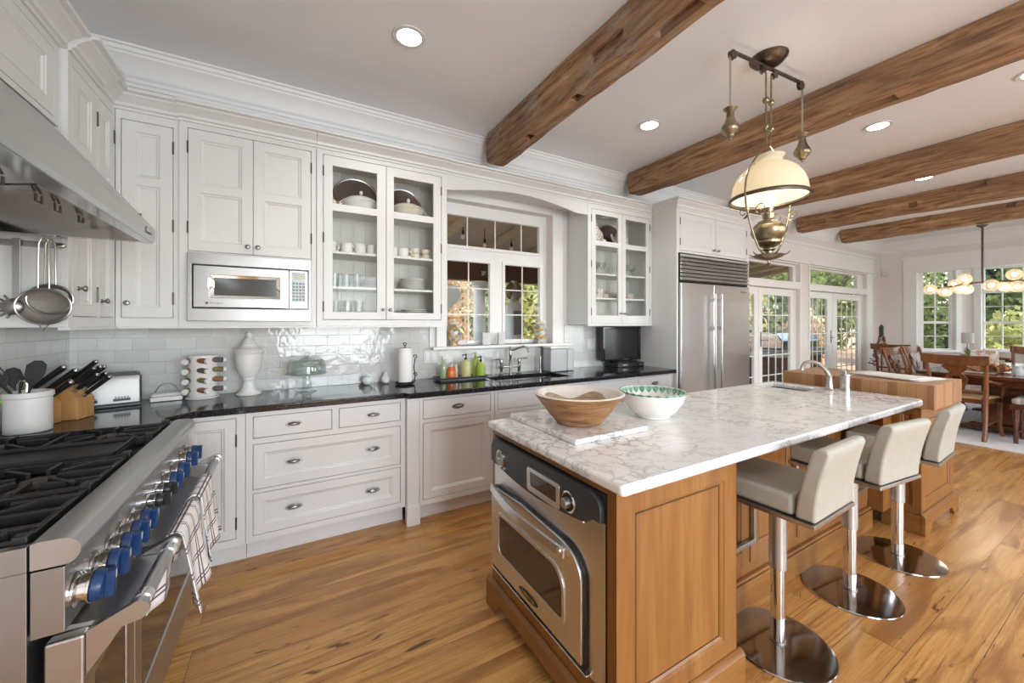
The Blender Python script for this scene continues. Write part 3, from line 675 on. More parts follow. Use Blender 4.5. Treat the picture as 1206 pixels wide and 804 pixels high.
# arched valance over the window
mb = MB(XM); n_ = 24; pts = [(1.088, CT, -.03), (1.088, 2.445, -.03)]+[(1.12+1.28*k/n_, 2.445+.075*math.sin(PI*k/n_), -.03) for k in range(n_+1)]+[(2.538, 2.445, -.03), (2.538, CT, -.03)]
mb.prism(pts, (0, 0, .02)); v_ = mb.build('window_valance', 'white', angle=20); tag(v_, 'white arched valance board spanning the two glass cabinets over the window', 'valance')
face_crown(XM @ Matrix.Translation((0, 0, -.012)), 1.088, 2.538, v_)
MB(XM).box(1.088, 2.538, 2.545, 2.563, -.30, -.031).build('soffit_board', 'white', v_)

# fridge housing
fh = thing('fridge_housing', 'tall white cabinet housing the steel fridge, two doors on top', 'cabinet', (4.1, 2.94, 0))
MB().box(3.452, 3.478, 2.62, 3.258, 0, CT).box(4.735, 4.762, 2.62, 3.258, 0, CT).build('side_panels', 'white', fh, bevel=.002)
MB(XF).fill(3.478, 4.735, 2.118, CT, [(3.505, 4.105, 2.142, 2.533), (4.111, 4.712, 2.142, 2.533)], -.022, 0).box(3.478, 4.735, 2.118, CT, -.62, -.022).build('top_carcass', 'white', fh, bevel=.0015)
for a, b, hu, ku in ((3.508, 4.1015, 3.506, 4.07), (4.1145, 4.709, 4.711, 4.145)):
    mb = MB(XF); pdoor(mb, a, b, 2.145, 2.53); D = mb.build('door', 'white', fh, bevel=.0015); knob(XF, ku, 2.185, D)
    for z in (2.44, 2.23): hinge(XF, hu, z, D)
face_crown(XF, 3.452, 4.762, fh, 1, 1)
XFs = F((3.452, 0, 0), (0, -1, 0), (-1, 0, 0)); face_crown(XFs, -2.93, -2.62, fh, -1, 1, 'side_crown')
# fridge
fr = thing('refrigerator', 'wide stainless side-by-side fridge with a louvred top grille', 'fridge', (4.1, 2.9, 0))
MB().box(3.482, 4.731, 2.66, 3.25, .1, 2.11).box(3.50, 4.71, 2.70, 3.2, 0.001, .1).build('cabinet_body', 'charcoal', fr)
MB(XF).box(3.487, 4.03, .12, 1.805, -.035, .03).build('freezer_door', 'steelv', fr, bevel=.006)
rd = MB(XF).box(4.036, 4.726, .12, 1.805, -.035, .03).build('fridge_door', 'steelv', fr, bevel=.006)
for x in (3.975, 4.09):
    MB(XF).tube([(x, .45, .085), (x, 1.70, .085)], .0115, 14).box(x-.008, x+.008, .5, .53, .03, .08).box(x-.008, x+.008, 1.62, 1.65, .03, .08).box(x-.02, x+.02, 1.31, 1.35, .03, .09).build('handle', 'steel', fr)
mb = MB(XF)
for k in range(7):
    z = 1.832+.0395*k; mb.prism([(3.495, z, .004), (3.495, z+.002, .036), (3.495, z+.007, .036), (3.495, z+.034, .008), (3.495, z+.034, .004)], (1.224, 0, 0))
mb.build('louvre_grille', 'steelv', fr, bevel=.002); MB(XF).box(3.487, 4.726, 1.82, 2.112, -.03, -.002).build('grille_back', 'blackp', fr)
text('Sub-Zero', .034, XF @ Matrix.Translation((4.60, 1.745, .0305)), 'hinge', rd, 'maker_name')

# ---------------------------------------------------------------- base cabinets
def basecab(lab, X, u0, u1, items, toe, zt=.874, zb=.12, mat='white_bounce', dep=.54, ctop=.804):
    t = thing('base_cabinet', lab, 'cabinet', X @ Vector(((u0+u1)/2, 0, -dep/2)))
    holes = [(a-.003, b+.003, c-.003, d+.003) for k, a, b, c, d, *_ in items]
    MB(X).fill(u0, u1, zb, zt, holes, -.022, 0).box(u0, u1, zb, ctop, -dep, -.022).box(u0, u1, .001, zb, -dep, -toe).build('carcass', mat, t, bevel=.0015)
    for k, a, b, c, d, *ex in items:
        mb = MB(X)
        if k == 'flat': mb.box(a, b, c, d, -.018, 0); D = mb.build('drawer', mat, t, bevel=.002)
        else: pdoor(mb, a, b, c, d, st=.052); D = mb.build('drawer' if k == 'drawer' else 'door', mat, t, bevel=.0015)
        for pu, pv in ex[0]: pull(X, pu, pv, D)
        if len(ex) > 1:
            for hu, hv in ex[1]: hinge(X, hu, hv, D)
    return t
B1 = F((0, 2.70, 0), (1, 0, 0), (0, -1, 0)); B2 = F((0, 2.655, 0), (1, 0, 0), (0, -1, 0))
basecab('white corner base cabinet with one door beside the cooker', B1, -.53, -.212, [('door', -.50, -.257, .166, .845, [], [(-.255, .72), (-.255, .25)])], .075)
basecab('white base cabinet with four drawers below the urn and cake stand', B1, -.21, .703,
        [('flat', -.173, .239, .722, .842, [(.032, .781)]), ('flat', .284, .668, .722, .842, [(.488, .781)]),
         ('drawer', -.173, .668, .425, .682, [(.032, .555), (.487, .555)]), ('drawer', -.173, .668, .16, .398, [(.032, .28), (.487, .28)])], .075)
t = basecab('white base cabinet with one drawer over one door, left of the sink', B2, .79, 1.372,
        [('flat', .816, 1.337, .722, .85, [(1.075, .786)]), ('door', .816, 1.337, .16, .688, [])], .075)
MB(B2).prism([(.7035, .10, -.045), (.7895, .10, -.045), (.7895, .10, .0), (.7035, .10, .0)], (0, .772, 0)).box(.700, .792, .001, .125, -.04, .012).box(.704, .789, .125, .135, -.04, .006).build('corner_post', 'white_bounce', t, bevel=.004)
basecab('white sink base cabinet with a false front below the faucet', B2, 1.375, 2.285, [('flat', 1.403, 2.255, .722, .852, []), ('door', 1.403, 1.825, .16, .688, []), ('door', 1.832, 2.255, .16, .688, [])], .075, ctop=.68)
basecab('white panelled base unit right of the sink base', B2, 2.288, 2.905, [('flat', 2.315, 2.88, .722, .856, [])], .075)
basecab('white base cabinet with one drawer against the fridge housing', B2, 2.908, 3.448, [('flat', 2.935, 3.425, .722, .86, [(3.17, .79)]), ('door', 2.935, 3.425, .16, .69, [])], .075)
# black granite worktop, one continuous slab
mb = MB(); S0, S1 = .8755, .9135
outline = [(-1.10, 3.25), (-1.10, 2.287), (-.53, 2.287), (-.53, 2.57), (-.43, 2.665), (.685, 2.665), (.705, 2.615), (3.448, 2.615), (3.448, 3.25)]
sx0, sx1, sy0, sy1 = 1.49, 2.20, 2.76, 3.09
b = bmesh.new()
vo_ = [b.verts.new((x, y, S1)) for x, y in outline]; vi = [b.verts.new((x, y, S1)) for x, y in ((sx0, sy0), (sx1, sy0), (sx1, sy1), (sx0, sy1))]
ed = [b.edges.new((vo_[i], vo_[(i+1) % len(vo_)])) for i in range(len(vo_))]+[b.edges.new((vi[i], vi[(i+1) % 4])) for i in range(4)]
bmesh.ops.triangle_fill(b, use_beauty=True, use_dissolve=False, edges=ed)
r_ = bmesh.ops.extrude_face_region(b, geom=list(b.faces)); bmesh.ops.translate(b, verts=[g for g in r_['geom'] if isinstance(g, bmesh.types.BMVert)], vec=(0, 0, S0-S1))
b.verts.index_update(); mb.add([tuple(v.co) for v in b.verts], [tuple(v.index for v in f.verts) for f in b.faces]); b.free()
ct = mb.build('worktop', 'granite', bevel=.006); tag(ct, 'L-shaped polished black granite worktop along the window wall', 'worktop')
sk = MB(); sk.box(sx0-.012, sx0-.001, sy0-.012, sy1+.012, .70, .8745).box(sx1+.001, sx1+.012, sy0-.012, sy1+.012, .70, .8745).box(sx0-.001, sx1+.001, sy0-.012, sy0-.001, .70, .8745).box(sx0-.001, sx1+.001, sy1+.001, sy1+.012, .70, .8745).box(sx0-.012, sx1+.012, sy0-.012, sy1+.012, .69, .70)
tag(sk.build('sink_bowl', 'steel', bevel=.003), 'undermounted steel sink in the black worktop below the window', 'sink')
# ---------------------------------------------------------------- range cooker
Y0, Y1 = 1.135, 2.272
rg = thing('range_cooker', 'wide stainless range cooker with blue knobs and cast-iron grates', 'cooker', (-.75, 1.70, 0))
MB().box(-1.095, -.4435, Y0, Y1, .10, .90).box(-1.095, -.4435, Y0, Y0+.02, .90, .950).box(-1.095, -.4435, Y1-.02, Y1, .90, .950).box(-1.095, -1.06, Y0, Y1, .90, .985).build('body', 'steelr', rg, bevel=.0015)
MB().box(-1.06, -.44, Y0+.021, Y1-.021, .9005, .918).build('burner_deck', 'iron', rg)
# rounded front rail
pr = [(-.4395, .9015)]+[(-.4395, .953), (-.425, .956)]+[(-.395+.027*math.cos(a), .928+.027*math.sin(a)) for a in [PI/2-PI*k/10 for k in range(0, 10)]]+[(-.384, .9015)]
MB().prism([(x, Y0, z) for x, z in pr], (0, Y1-Y0, 0)).build('front_rail', 'steel', rg, angle=40)
KP = MB().prism([(-.4395, Y0, .764), (-.4395, Y0, .8975), (-.391, Y0, .8975), (-.391, Y0, .764)], (0, Y1-Y0, 0)).build('knob_panel', 'steelr', rg, bevel=.002)
def rknob(y, big=True):
    r = .031 if big else .021; z = .822; X = axis((-.391, y, z), (1, 0, -.05))
    o = MB(X).lathe([(0, 0), (r*1.15, 0), (r*1.15, .004), (r*.92, .008), (r*.92, .020), (r*1.05, .022), (r*1.05, .026), (0, .026)], seg=28).build('bezel', 'chrome', rg)
    k = MB(X).lathe([(0, .0265), (r, .0265), (r, .030), (r*.93, .044), (r*.85, .046), (0, .046)], seg=28)
    k.box(-r*.30, r*.30, -r*.90, r*.90, .045, .061); k.build('knob', 'blue' if big else 'blackp', o, bevel=.002)
    MB(X).box(-.0012, .0012, r*.3, r*.85, .0612, .0618).build('pointer_mark', 'porc', o)
for y in (1.185, 1.275, 1.36, 1.43, 1.51, 1.83, 1.945, 2.09, 2.185): rknob(y)
rknob(1.655, False); rknob(1.745, False)
MB().box(-.391, -.388, 1.60, 1.80, .775, .79).build('badge_strip', 'gloss', rg)
# oven doors
def door(y0, y1, zb):
    D = MB(F((-.366, 0, 0), (0, 1, 0), (1, 0, 0))).fill(y0, y1, zb, .742, [(y0+.055, y1-.055, zb+.12, .62)], -.06, 0).build('oven_door', 'steel', rg, bevel=.006)
    MB().box(-.376, -.371, y0+.053, y1-.053, zb+.118, .622).build('oven_window', 'ovenglass', D)
    # sloping ledge between knobs and handle with two end brackets
    MB().prism([(-.435, y0+.03, .757), (-.435, y0+.03, .745), (-.366, y0+.03, .7425), (-.345, y0+.03, .728), (-.303, y0+.03, .741), (-.303, y0+.03, .745)], (0, y1-y0-.05, 0)).build('door_ledge', 'steel', D)
    for ya in (y0+.004, y1-.016):
        pts = [(-.3655, .655), (-.3655, .745), (-.30, .775)]+[(-.287+.021*math.cos(a), .760+.021*math.sin(a)) for a in [PI/2-PI*k/8 for k in range(9)]]+[(-.31, .735)]
        MB().prism([(x, ya, z) for x, z in pts], (0, .012, 0)).build('handle_bracket', 'steel', D, angle=40)
    MB().tube([(-.287, y0+.016, .760), (-.287, y1-.016, .760)], .0165, 18).build('handle', 'steel', D)
    for ya in (y0+.05, y1-.05): MB().tube([(-.287, ya-.012, .760), (-.287, ya+.012, .760)], .0185, 18).build('handle_collar', 'chrome', D)
door(Y0+.01, 1.452, .20); door(1.462, Y1-.006, .20)
MB().box(-.43, -.385, Y0+.01, Y1-.01, .10, .19).build('kick_panel', 'steel', rg, bevel=.003)
for y in (Y0+.08, Y1-.08):
    for x in (-.48, -1.02): MB().lathe([(.022, 0.0005), (.028, .01), (.022, .02), (.022, .10)], (x, y, 0), 14).build('leg', 'steel', rg)
# grates and burners
def grate(y0, y1):
    mb = MB(); x0, x1 = -1.045, -.465; zt = .957
    for y in (y0, y1): mb.box(x0, x1, y-.007, y+.007, .925, zt-.004)
    for x in (x0, (x0+x1)/2, x1): mb.box(x-.007, x+.007, y0, y1, .925, zt-.004)
    for cx_ in (x0*.75+x1*.25, x0*.25+x1*.75):
        cy = (y0+y1)/2
        for a in range(8):
            an = a*PI/4; d = Vector((math.cos(an), math.sin(an), 0)); far = .125 if a % 2 == 0 else .15
            far = min(far, abs((y1-y0)/2/math.sin(an)) if abs(math.sin(an)) > .01 else far)
            p0 = Vector((cx_, cy, 0))+d*.045; p1 = Vector((cx_, cy, 0))+d*far; q = Vector((-d.y, d.x, 0))*.0055
            mb.prism([p0+q+Vector((0, 0, .94)), p1+q+Vector((0, 0, .925)), p1+q+Vector((0, 0, zt)), p0+q+Vector((0, 0, zt+.002))], -2*q)
    for x in (x0, x1):
        for y in (y0, y1): mb.box(x-.012, x+.012, y-.012, y+.012, .9185, zt+.006)
    for q in (.2, .5, .8):
        y = y0+(y1-y0)*q; mb.box(x1-.11, x1+.004, y-.006, y+.006, .932, zt+.002); mb.box(x0-.004, x0+.11, y-.006, y+.006, .932, zt+.002)
    mb.build('grate', 'iron', rg, bevel=.003)
    for cx_ in (x0*.75+x1*.25, x0*.25+x1*.75):
        cy = (y0+y1)/2
        MB().lathe([(.062, .9185), (.060, .923), (.045, .929), (0, .929)], (cx_, cy, 0), 24).build('burner_ring', 'brass', rg)
        MB().lathe([(0, .929), (.036, .929), (.040, .933), (.040, .941), (.036, .945), (0, .946)], (cx_, cy, 0), 24).build('burner_cap', 'burnerc', rg)
grate(1.175, 1.465); grate(1.482, 1.765); grate(2.012, 2.245)
MB().box(-1.045, -.50, 1.785, 1.995, .9185, .948).box(-1.045, -.50, 1.785, 1.793, .948, .962).box(-1.045, -.50, 1.987, 1.995, .948, .962).box(-.508, -.50, 1.785, 1.995, .948, .962).build('griddle_plate', 'iron', rg, bevel=.003)

# ---------------------------------------------------------------- extractor hood
hd = thing('range_hood', 'long stainless extractor hood with a sloping face over the cooker', 'extractor hood', (-.8, 1.6, 1.74))
def hoodpr(dx): return [(-1.105, 2.215), (-.845, 2.215), (-.515+dx, 1.808), (-.508+dx, 1.796), (-.508+dx, 1.752), (-.516+dx, 1.740)]
n_ = 6; ya, yb = .80, 2.283; top = hoodpr(.04); bot = hoodpr(0)
mb = MB(); vs = []
for (x, z) in top: vs.append((x, ya, z))
for (x, z) in bot: vs.append((x, yb, z))
fs = [(i, i+1, n_+i+1, n_+i) for i in range(n_-1)]+[(n_+5, n_+4, n_+3, n_+2, n_+1, n_, 12)] ; vs.append((-1.105, yb, 1.74)); vs.append((-1.105, ya, 1.74)); fs += [(0, 1, 2, 3, 4, 5, 13)]
mb.add(vs, fs); mb.build('hood_shell', 'steel', hd, angle=30)
FX = -.53
MB(Matrix()).prism([(-.545, ya, 1.7375), (-.545, yb, 1.7375), (-.517, yb, 1.7375), (-.477, ya, 1.7375)], (0, 0, .007)).fill(-1.105, -.545, ya, yb, [(-1.07, -.5, ya+.04, yb-.035)], 1.738, 1.745).build('rim', 'polished', hd)
mb = MB(); mb.box(-1.07, -.56, ya+.04, yb-.035, 1.86, 1.87)
for y in (ya+.04, yb-.037): mb.box(-1.07, -.545, y, y+.002, 1.745, 1.86)
mb.prism([(-.545, ya+.04, 1.745), (-.62, ya+.04, 1.865), (-.625, ya+.04, 1.865), (-.55, ya+.04, 1.745)], (0, yb-ya-.075, 0)).box(-1.072, -1.07, ya+.04, yb-.035, 1.745, 1.86).build('inner_liner', 'polished', hd)
for k in range(4):
    y = ya+.07+.35*k
    mb = MB(); mb.prism([(-1.0, y, 1.80), (-.70, y, 1.855), (-.70, y, 1.86), (-1.0, y, 1.806)], (0, .33, 0))
    f_ = mb.build('baffle_filter', 'polished', hd)
    for yy in (y+.10, y+.23): MB().tube([(-.76, yy-.02, 1.84), (-.76, yy-.02, 1.815), (-.76, yy+.02, 1.815), (-.76, yy+.02, 1.84)], .004, 6).build('filter_handle', 'hinge', f_)
sl = Vector((-.330, 0, .407)).normalized()
XH = F((-.5035, 2.165, 1.774), (0, 1, 0), (1, 0, 0))
MB(XH).box(-.036, .036, -.011, .011, .0002, .003).build('badge_frame', 'hinge', hd); MB(XH).box(-.032, .032, -.008, .008, .003, .0042).build('badge_plate', 'steel', hd)

# ---------------------------------------------------------------- utensil rail on the cabinet side with strainers
rl = MB(); yR = 2.39
rl.box(-1.105, -.835, yR-.004, yR+.004, 1.705, 1.729).ball((-.835, yR, 1.717), .013, 12, (1.2, .5, .9))
for x in (-1.07, -.87): rl.box(x-.008, x+.008, yR, 2.4045, 1.708, 1.726)
tag(rl.build('utensil_rail', 'steel', bevel=.002), 'flat steel utensil rail screwed to the cabinet side under the hood', 'rail')
def strainer(x, zc, r, y, lab, tip):
    t = thing('strainer', lab, 'strainer', (x, y, zc))
    y_ = y; X = axis((x, y, zc), (0, -1, .0))
    MB().tube([(x+r*math.cos(a)*1, y, zc+r*.9*math.sin(a)) for a in [2*PI*k/32 for k in range(32)]], .0045, 8, True).build('rim', 'steel', t)
    T = Matrix.Translation((x, y, zc)) @ Matrix.Diagonal((1, 1, .9, 1)) @ Matrix.Rotation(PI/2, 4, 'X')
    MB(T).lathe([(r, 0), (r*.93, -.018), (r*.7, -.032), (r*.35, -.040), (0, -.042)], seg=28, cap=False).build('mesh_bowl', meshmat, t)
    zt = zc+r*.9
    MB().tube([(x-.016, y, zt-.002), (x-.014, y, 1.715), (x-.006, y, 1.738), (x+.006, y, 1.738), (x+.014, y, 1.715), (x+.016, y, zt-.002)], .003, 6).build('wire_handle', 'nickel', t)
    if tip: MB().tube([(x-.018, y, zc-r*.87), (x, y, zc-r*.9-.026), (x+.018, y, zc-r*.87)], .0025, 6).build('rest_hook', 'chrome', t)
meshmat = tint('wire_mesh', (.27, .245, .225), .6, .15, 250, .35)
strainer(-.872, 1.458, .080, 2.352, 'large fine-mesh strainer hanging in front on the steel rail', 1)
strainer(-.862, 1.488, .068, 2.376, 'smaller strainer hanging behind the large one on the rail', 0)
t = thing('pasta_server', 'steel pasta server with a flat handle hanging left on the rail', 'utensil', (-.955, 2.372, 1.43))
MB().box(-.966, -.944, 2.370, 2.374, 1.485, 1.735).build('handle', 'steel', t, bevel=.001)
mb = MB(); mb.ball((-.962, 2.365, 1.455), .034, 16, (1, .5, 1))
for k in range(7): a = PI*.6+PI*k/7; mb.tube([(-.962+.03*math.cos(a), 2.36, 1.455+.03*math.sin(a)), (-.962+.046*math.cos(a), 2.345, 1.455+.046*math.sin(a))], .004, 6)
mb.build('toothed_bowl', 'steelr', t)

# ---------------------------------------------------------------- tea towels on the oven handle
def towel(y0, y1, zf, zb, lab, seed, sk=0):
    nx, nz = 16, 26; R_ = .021; vs = []; uv = []; fs = []
    prof = []
    zt = .760
    L1 = zt-zb; L2 = zt-zf; arcL = PI*R_; tot = L1+arcL+L2
    for i in range(nz+1):
        s_ = tot*i/nz
        if s_ < L1: p = (-.287-R_, zb+s_); h = 1-s_/L1
        elif s_ < L1+arcL: a = PI-(s_-L1)/R_; p = (-.287+R_*math.cos(a), zt+R_*math.sin(a)); h = 0
        else: q = s_-L1-arcL; p = (-.287+R_, zt-q); h = q/L2
        side = -1 if s_ < L1 else 1
        for j in range(nx+1):
            f = j/nx; y = y0+(y1-y0)*f; fold = math.sin(f*PI*3.2+seed)*.016*h+math.sin(f*9+seed*2)*.006*h
            pinch = (f-.5)*(1-.0*h)
            vs.append((p[0]+max(0, fold+.010*h)*side*.9+(.012*h if side > 0 else -.004*h), y+sk*h*(1 if side > 0 else -1.6)+.012*h*math.sin(s_*9+seed), p[1]-.02*h*math.sin(f*4+seed))); uv.append((f+seed*.13, s_*1.7))
    for i in range(nz):
        for j in range(nx): a = i*(nx+1)+j; fs.append((a, a+1, a+nx+2, a+nx+1))
    mb = MB(); mb.add(vs, fs); o = mb.build('tea_towel', 'check', uv=uv, angle=180)
    md = o.modifiers.new('s', 'SOLIDIFY'); md.thickness = .003; md.offset = 0
    tag(o, lab, 'towel')
towel(1.47, 1.71, .53, .60, 'white checked tea towel hanging nearest on the oven handle', 1, .03)
towel(1.75, 1.98, .53, .62, 'white checked tea towel hanging further along the oven handle', 2.4, .03)
# ---------------------------------------------------------------- island
IZ = .8755
isl = thing('kitchen_island', 'honey-coloured wooden island base holding the oven, below the marble top', 'kitchen island', (2.1, 1.35, 0))
glz = P('dark_groove', (.07, .028, .010), .5)  # dark strips laid into the panel grooves
def groove_strip(D, X, ops):
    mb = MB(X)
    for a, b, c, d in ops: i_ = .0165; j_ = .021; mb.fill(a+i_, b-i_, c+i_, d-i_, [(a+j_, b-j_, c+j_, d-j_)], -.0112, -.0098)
    mb.build('groove_line', glz, D)
XI = F((.878, 0, 0), (0, -1, 0), (-1, 0, 0)); XE = F((0, .868, 0), (1, 0, 0), (0, -1, 0)); XB = F((0, 1.10, 0), (1, 0, 0), (0, -1, 0))
# end box around the oven, then the recessed back under the overhang
MB(XI).fill(-1.72, -.89, .125, IZ, [(-1.692, -.922, .212, .845)], -.60, -.0).build('oven_surround', 'cabwood', isl, bevel=.002)
MB().box(.879, 1.49, .8815, .8995, .125, IZ).box(1.478, 3.10, 1.10, 1.72, .125, IZ).box(3.10, 3.44, 1.10, 1.72, .125, .725).build('carcass', 'cabwood', isl, bevel=.002)
mb = MB(XE); ops = pdoor(mb, .866, 1.492, .125, IZ, st=.075, th=.001); groove_strip(mb.build('end_panel', 'cabwood', isl, bevel=.0015), XE, ops)
mb = MB(F((1.492, 0, 0), (0, 1, 0), (1, 0, 0))); mb.fill(.867, 1.098, .125, IZ, [], 0, .001); mb.build('end_panel_return', 'cabwood', isl)
pw = [(1.53, 1.98), (1.99, 2.44), (2.45, 2.92), (2.93, 3.40)]
for a, b in pw:
    X = XB @ Matrix.Translation((0, 0, .014)); mb = MB(X); ops = pdoor(mb, a, b, .20, .85, st=.07, th=.0135); groove_strip(mb.build('back_panel', 'cabwood', isl, bevel=.0015), X, ops)
def plinth(mb, p0, p1, n, h=.124, t=.02, foot=.09):
    # board with bracket feet: p0->p1 along the face, n outward
    d = Vector(p1)-Vector(p0); L = d.length; d.normalize(); N_ = Vector(n)
    prf = [(0, 0), (foot, 0), (foot+.012, .022), (foot+.03, .032), (foot+.045, .055), (foot+.07, .062)]
    pts = prf+[(L-u, v) for u, v in prf[::-1]]+[(L, h), (0, h)]
    P0 = Vector(p0); mb.prism([P0+d*u+Vector((0, 0, v)) for u, v in pts], N_*t)
    mb.prism([P0-d*0+Vector((0, 0, h))+N_*q+Vector((0, 0, z)) for q, z in ((0, 0), (t, 0), (t*.6, .010), (.002, .016), (0, .016))], d*L)
mb = MB(); plinth(mb, (.8775, 1.745, .0005), (.8775, .845, .0005), (-1, 0, 0), t=.022)
plinth(mb, (.856, .8675, .0005), (1.515, .8675, .0005), (0, -1, 0), t=.022); mb.build('bracket_plinth', 'cabwoodh', isl, bevel=.002)
MB().box(1.50, 3.44, 1.072, 1.099, .0005, .125).box(1.50, 3.44, 1.080, 1.099, .126, .14).build('base_board', 'cabwoodh', isl, bevel=.003)
# built-in speed oven
ov = thing('speed_oven', 'curved stainless oven with a charcoal control panel in the island end', 'oven', (.86, 1.31, .21))
def rr(u0, u1, v0, v1, r, n=6, corners=(1, 1, 1, 1)):
    out = []
    for (cx_, cy_, a0, on) in ((u1-r, v0+r, -PI/2, corners[0]), (u1-r, v1-r, 0, corners[1]), (u0+r, v1-r, PI/2, corners[2]), (u0+r, v0+r, PI, corners[3])):
        if not on: out.append(((u1 if cx_ > (u0+u1)/2 else u0), (v0 if cy_ < (v0+v1)/2 else v1))); continue
        for k in range(n+1): a = a0+PI/2*k/n; out.append((cx_+r*math.cos(a), cy_+r*math.sin(a)))
    return out
def ring(mb, o_, i_, w0, w1, X=None):
    n = len(o_); vs = [(u, v, w1) for u, v in o_]+[(u, v, w1) for u, v in i_]+[(u, v, w0) for u, v in o_]+[(u, v, w0) for u, v in i_]; fs = []
    for k in range(n): k2 = (k+1) % n; fs += [(k, k2, n+k2, n+k), (2*n+k, 3*n+k, 3*n+k2, 2*n+k2), (k, 2*n+k, 2*n+k2, k2), (n+k, n+k2, 3*n+k2, 3*n+k)]
    mb.add(vs, fs, X)
ua, ub = -1.688, -.926
fb = MB(XI); fb.prism([(u, v, -.55) for u, v in rr(ua, ub, .214, .842, .004)], (0, 0, .552)); fb.build('housing', 'charcoal', ov)
# bowed stainless face
mb = MB(XI); n_ = 20; vs = []; fs = []
def bow(u): return .016-.030*((u-(ua+ub)/2)/((ub-ua)/2))**4*.5
for k in range(n_+1):
    u = ua+(ub-ua)*k/n_
    vs += [(u, .214, .0025), (u, .214, bow(u)), (u, .748, bow(u)), (u, .748, .0025)]
for k in range(n_):
    a = 4*k; fs += [(a+i, a+(i+1) % 4, a+4+(i+1) % 4, a+4+i) for i in range(4)]
fs += [(0, 1, 2, 3), (4*n_, 4*n_+3, 4*n_+2, 4*n_+1)]; mb.add(vs, fs); mb.build('front_shell', 'steelv', ov, angle=30)
tp = []
for k in range(n_+1):
    u = ua+(ub-ua)*k/n_; tp.append((u, .728+.022*((u-(ua+ub)/2)/((ub-ua)/2))**2*0+(.024 if u > ub-.05 else 0)-.034*math.sin(PI*min(1, k/(n_*.93)))))
top_ = rr(ua, ub, .66, .842, .055, 8, (0, 1, 1, 0)); top_ = [q for q in top_ if q[1] > .75]
mb = MB(XI); mb.prism([(u, v, .003) for u, v in tp+top_], (0, 0, .022)); pn = mb.build('control_panel', 'charcoal', ov, bevel=.006, seg=3)
dmat = 'chrome'
def dial(u, v, r, three):
    X = XI @ Matrix.Translation((u, v, .0255))
    o = MB(X).lathe([(0, 0), (r, 0), (r, .004), (r*.9, .007), (r*.82, .006), (0, .006)], seg=32).build('dial_ring', 'chrome', pn)
    MB(X).lathe([(0, .0062), (r*.80, .0062), (r*.78, .008), (0, .008)], seg=28).build('dial_face', 'gloss' if three else 'pewter', o)
    if three: MB(X).lathe([(0, .008), (r*.5, .008), (r*.47, .024), (r*.40, .027), (0, .027)], seg=28).build('dial_knob', 'steel', o)
    else:
        MB(X).ball((0, 0, .008), r*.2, 12, (1, 1, .6)).build('dial_hub', 'chrome', o)
        MB(X).box(-.002, .002, 0, r*.65, .008, .010).build('dial_hand', 'hinge', o)
dial(-1.590, .762, .040, False); dial(-1.083, .764, .038, True)
for v in (.790, .735): MB(XI @ Matrix.Translation((-1.535, v, .0255))).lathe([(0, 0), (.007, 0), (.006, .012), (0, .014)], seg=12).build('push_button', 'chrome', pn)
o_ = rr(-1.352, -1.132, .712, .806, .014); i_ = rr(-1.332, -1.152, .732, .790, .008)
mb = MB(XI); ring(mb, o_, i_, .0245, .032); mb.build('display_frame', 'steelv', pn, bevel=.002)
MB(XI).prism([(u, v, .025) for u, v in i_], (0, 0, .003)).build('display', 'ovenglass', pn)
MB(XI @ Matrix.Translation((-1.005, .728, .0255))).lathe([(0, 0), (.006, 0), (.005, .004), (0, .005)], seg=12).build('screw', 'chrome', pn)
# door with rounded corners, chrome edge, window and bow handle
da, db = -1.668, -1.008; dz0, dz1 = .245, .640
def arch(n=16):   # door top falls to the right with a big rounded shoulder
    pts = [(da, dz0), (db, dz0)]
    pts += [(db-.12+.12*math.cos(a), .515+.105*math.sin(a)) for a in [PI/2*k/8 for k in range(9)]]
    pts += [(-1.40, .634)]+[(da+.045+.045*math.cos(a), .575+.045*math.sin(a)) for a in [PI/2+PI/2*k/6 for k in range(7)]]
    return pts
ao = arch()
def sh(pts, d):
    c_ = ((da+db)/2, .43); return [(c_[0]+(u-c_[0])*(1-d/.33), c_[1]+(v-c_[1])*(1-d/.20)) for u, v in pts]
mb = MB(XI); ring(mb, sh(ao, -.007), ao, .012, .021); mb.build('door_gap', 'gloss', ov)
mb = MB(XI); mb.prism([(u, v, .016) for u, v in sh(ao, .002)], (0, 0, .018)); D = mb.build('oven_door', 'steelv', ov, bevel=.004, seg=3)
def rr4(u0, u1, v0, v1, rs_):
    out = []
    for (cu, cv, a0, r) in ((u1, v0, -PI/2, rs_[0]), (u1, v1, 0, rs_[1]), (u0, v1, PI/2, rs_[2]), (u0, v0, PI, rs_[3])):
        cu += -r if cu == u1 else r; cv += r if cv == v0 else -r
        out += [(cu+r*math.cos(a0+PI/2*k/6), cv+r*math.sin(a0+PI/2*k/6)) for k in range(7)]
    return out
wi = rr4(-1.582, -1.110, .338, .508, (.015, .075, .02, .03)); wo = rr4(-1.598, -1.094, .323, .523, (.025, .088, .032, .042))
mb = MB(XI); ring(mb, wo, wi, .0335, .039); mb.build('window_frame', 'steelv', D, bevel=.002)
MB(XI).prism([(u, v, .0335) for u, v in wi], (0, 0, .002)).build('oven_window', 'ovenglass', D)
mb = MB(XI); vs = []; fs = []; n_ = 16
for k in range(n_+1):
    f = k/n_; u = -1.648+.56*f; v = .618-.020*f-.010*f*f; h_ = .020+.006*math.sin(PI*f); w_ = .050+.030*math.sin(PI*f)
    vs += [(u, v-h_, w_), (u, v+h_*.6, w_-.004), (u, v+h_*.6, w_-.016), (u, v-h_, w_-.014)]
for k in range(n_):
    a = 4*k; fs += [(a+i, a+(i+1) % 4, a+4+(i+1) % 4, a+4+i) for i in range(4)]
fs += [(0, 1, 2, 3), (4*n_, 4*n_+3, 4*n_+2, 4*n_+1)]; mb.add(vs, fs)
